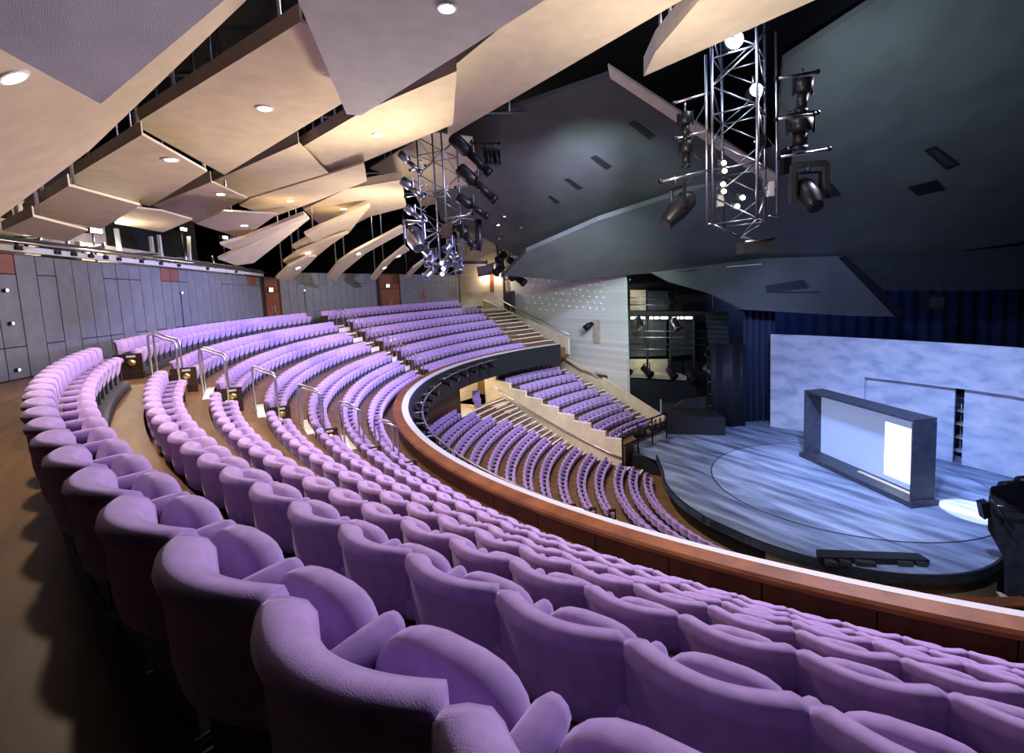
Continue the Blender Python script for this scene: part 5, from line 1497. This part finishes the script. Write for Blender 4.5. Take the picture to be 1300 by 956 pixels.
# dark operator platform at the right of the stage front
dr = at(1262, 762, -1.2)
RD = 15.6
r = empty('follow_spot_platform', dp(1285, 770, RD), 'tall dark platform with lamps on top at the near corner of the stage', 'platform')
MB().slab([dp(x, y, RD) for x, y in ((1257, 622), (1300, 648), (1340, 672), (1340, 900), (1276, 860), (1274, 708), (1254, 672), (1254, 640))], (1.6, 0.3, 0)).build('side_panel', FRAMEB, r)
MB().slab([dp(x, y, RD) - Vector((0.05, 0.05, 0)) for x, y in ((1257, 622), (1300, 648), (1342, 673), (1342, 668), (1300, 643), (1258, 617))], (1.6, 0.35, 0.0)).build('deck_edge', LANT, r)
MB().tube([dp(1258, 634, RD - 0.15), dp(1287, 672, RD - 0.15)], 0.035, 6).build('raking_bar', STEEL, r)
MB().tube([dp(1266, 642, RD - 0.15), dp(1300, 646, RD - 0.15)], 0.025, 6).build('bar', STEEL, r)
MB().slab([dp(x, y, RD - 0.2) for x, y in ((1246, 640), (1256, 638), (1259, 656), (1250, 660))], (0.1, 0.3, 0)).build('side_lamp', LANT, r)
for x, y, R, lab in ((1284, 618, 0.20, 'dark round lamp head on the near corner platform'), (1306, 612, 0.22, 'dark round lamp head cut by the frame edge, on the corner platform')):
    p = dp(x, y, RD + 0.5)
    h = empty('platform_lamp', p, lab, 'lantern')
    MB().tube([p + Vector((-0.34, 0, -0.02)), p + Vector((-0.28, 0, 0)), p + Vector((0.16, 0.05, 0.02)), p + Vector((0.30, 0.05, 0.02))], [R * 0.6, R, R * 0.9, R * 0.5], 12).build('head', LANT, h)
    MB().tube([p + UPZ * -0.1, p + UPZ * -0.9], 0.08, 8).build('stem', LANT, h)
r = empty('floor_edge_board', dp(1290, 775, 14.6), 'pale raking edge board beside the dark corner platform', 'board')
MB().slab([dp(x, y, 14.6) for x, y in ((1270, 757), (1276, 758), (1310, 777), (1310, 790), (1275, 775))], (0.1, 0.25, 0)).build('board', BANKW, r)
# lamp box hanging before the backcloth
pt_ = onplane(1189, 322, PL2)
HD = pt_.y
r = empty('hanging_loudspeaker', dp(1189, 381, HD), 'small black loudspeaker hanging in front of the blue backcloth', 'loudspeaker')
MB().slab([dp(x, y, HD - 0.3) for x, y in ((1181, 374), (1201, 374), (1199, 395), (1180, 394))], (0, 0.7, 0)).build('cabinet', DARKB, r)
MB().tube([Vector((pt_.x, pt_.y, dp(1189, 376, HD).z)), pt_ + Vector((0, 0, 0.02))], 0.03, 6).build('hanging_chain', STEEL, r)
MB().slab([dp(x, y, HD - 0.35) for x, y in ((1183, 377), (1199, 377), (1197, 392), (1182, 391))], (0, 0.05, 0)).build('grille', GREYB, r)

# small lanterns hung from the balcony bars
for i, (d_, z_) in enumerate(BALC):
    p = Vector((*pol(18.2, d_, CB), z_))
    a_ = Vector((C0.x - p.x, C0.y - p.y, -6)).normalized()
    lantern(p, a_, 0.55, 0.13, f'small dark lantern under the balcony ledge, {ORD[i]} from the far end of the bar', kind='fresnel', hook=Vector((*pol(18.1, d_, CB), 5.22)))
for i, d_ in enumerate((149, 152, 156, 160, 164, 168)):
    p = Vector((*pol(18.15, d_, CB), 5.05))
    a_ = Vector((C0.x - p.x, C0.y - p.y, -6)).normalized()
    lantern(p, a_, 0.55, 0.13, f'small dark lantern under the far balcony bar, {ORD[i]} from the stairs', kind='fresnel', hook=Vector((*pol(18.05, d_, CB), 5.36)))
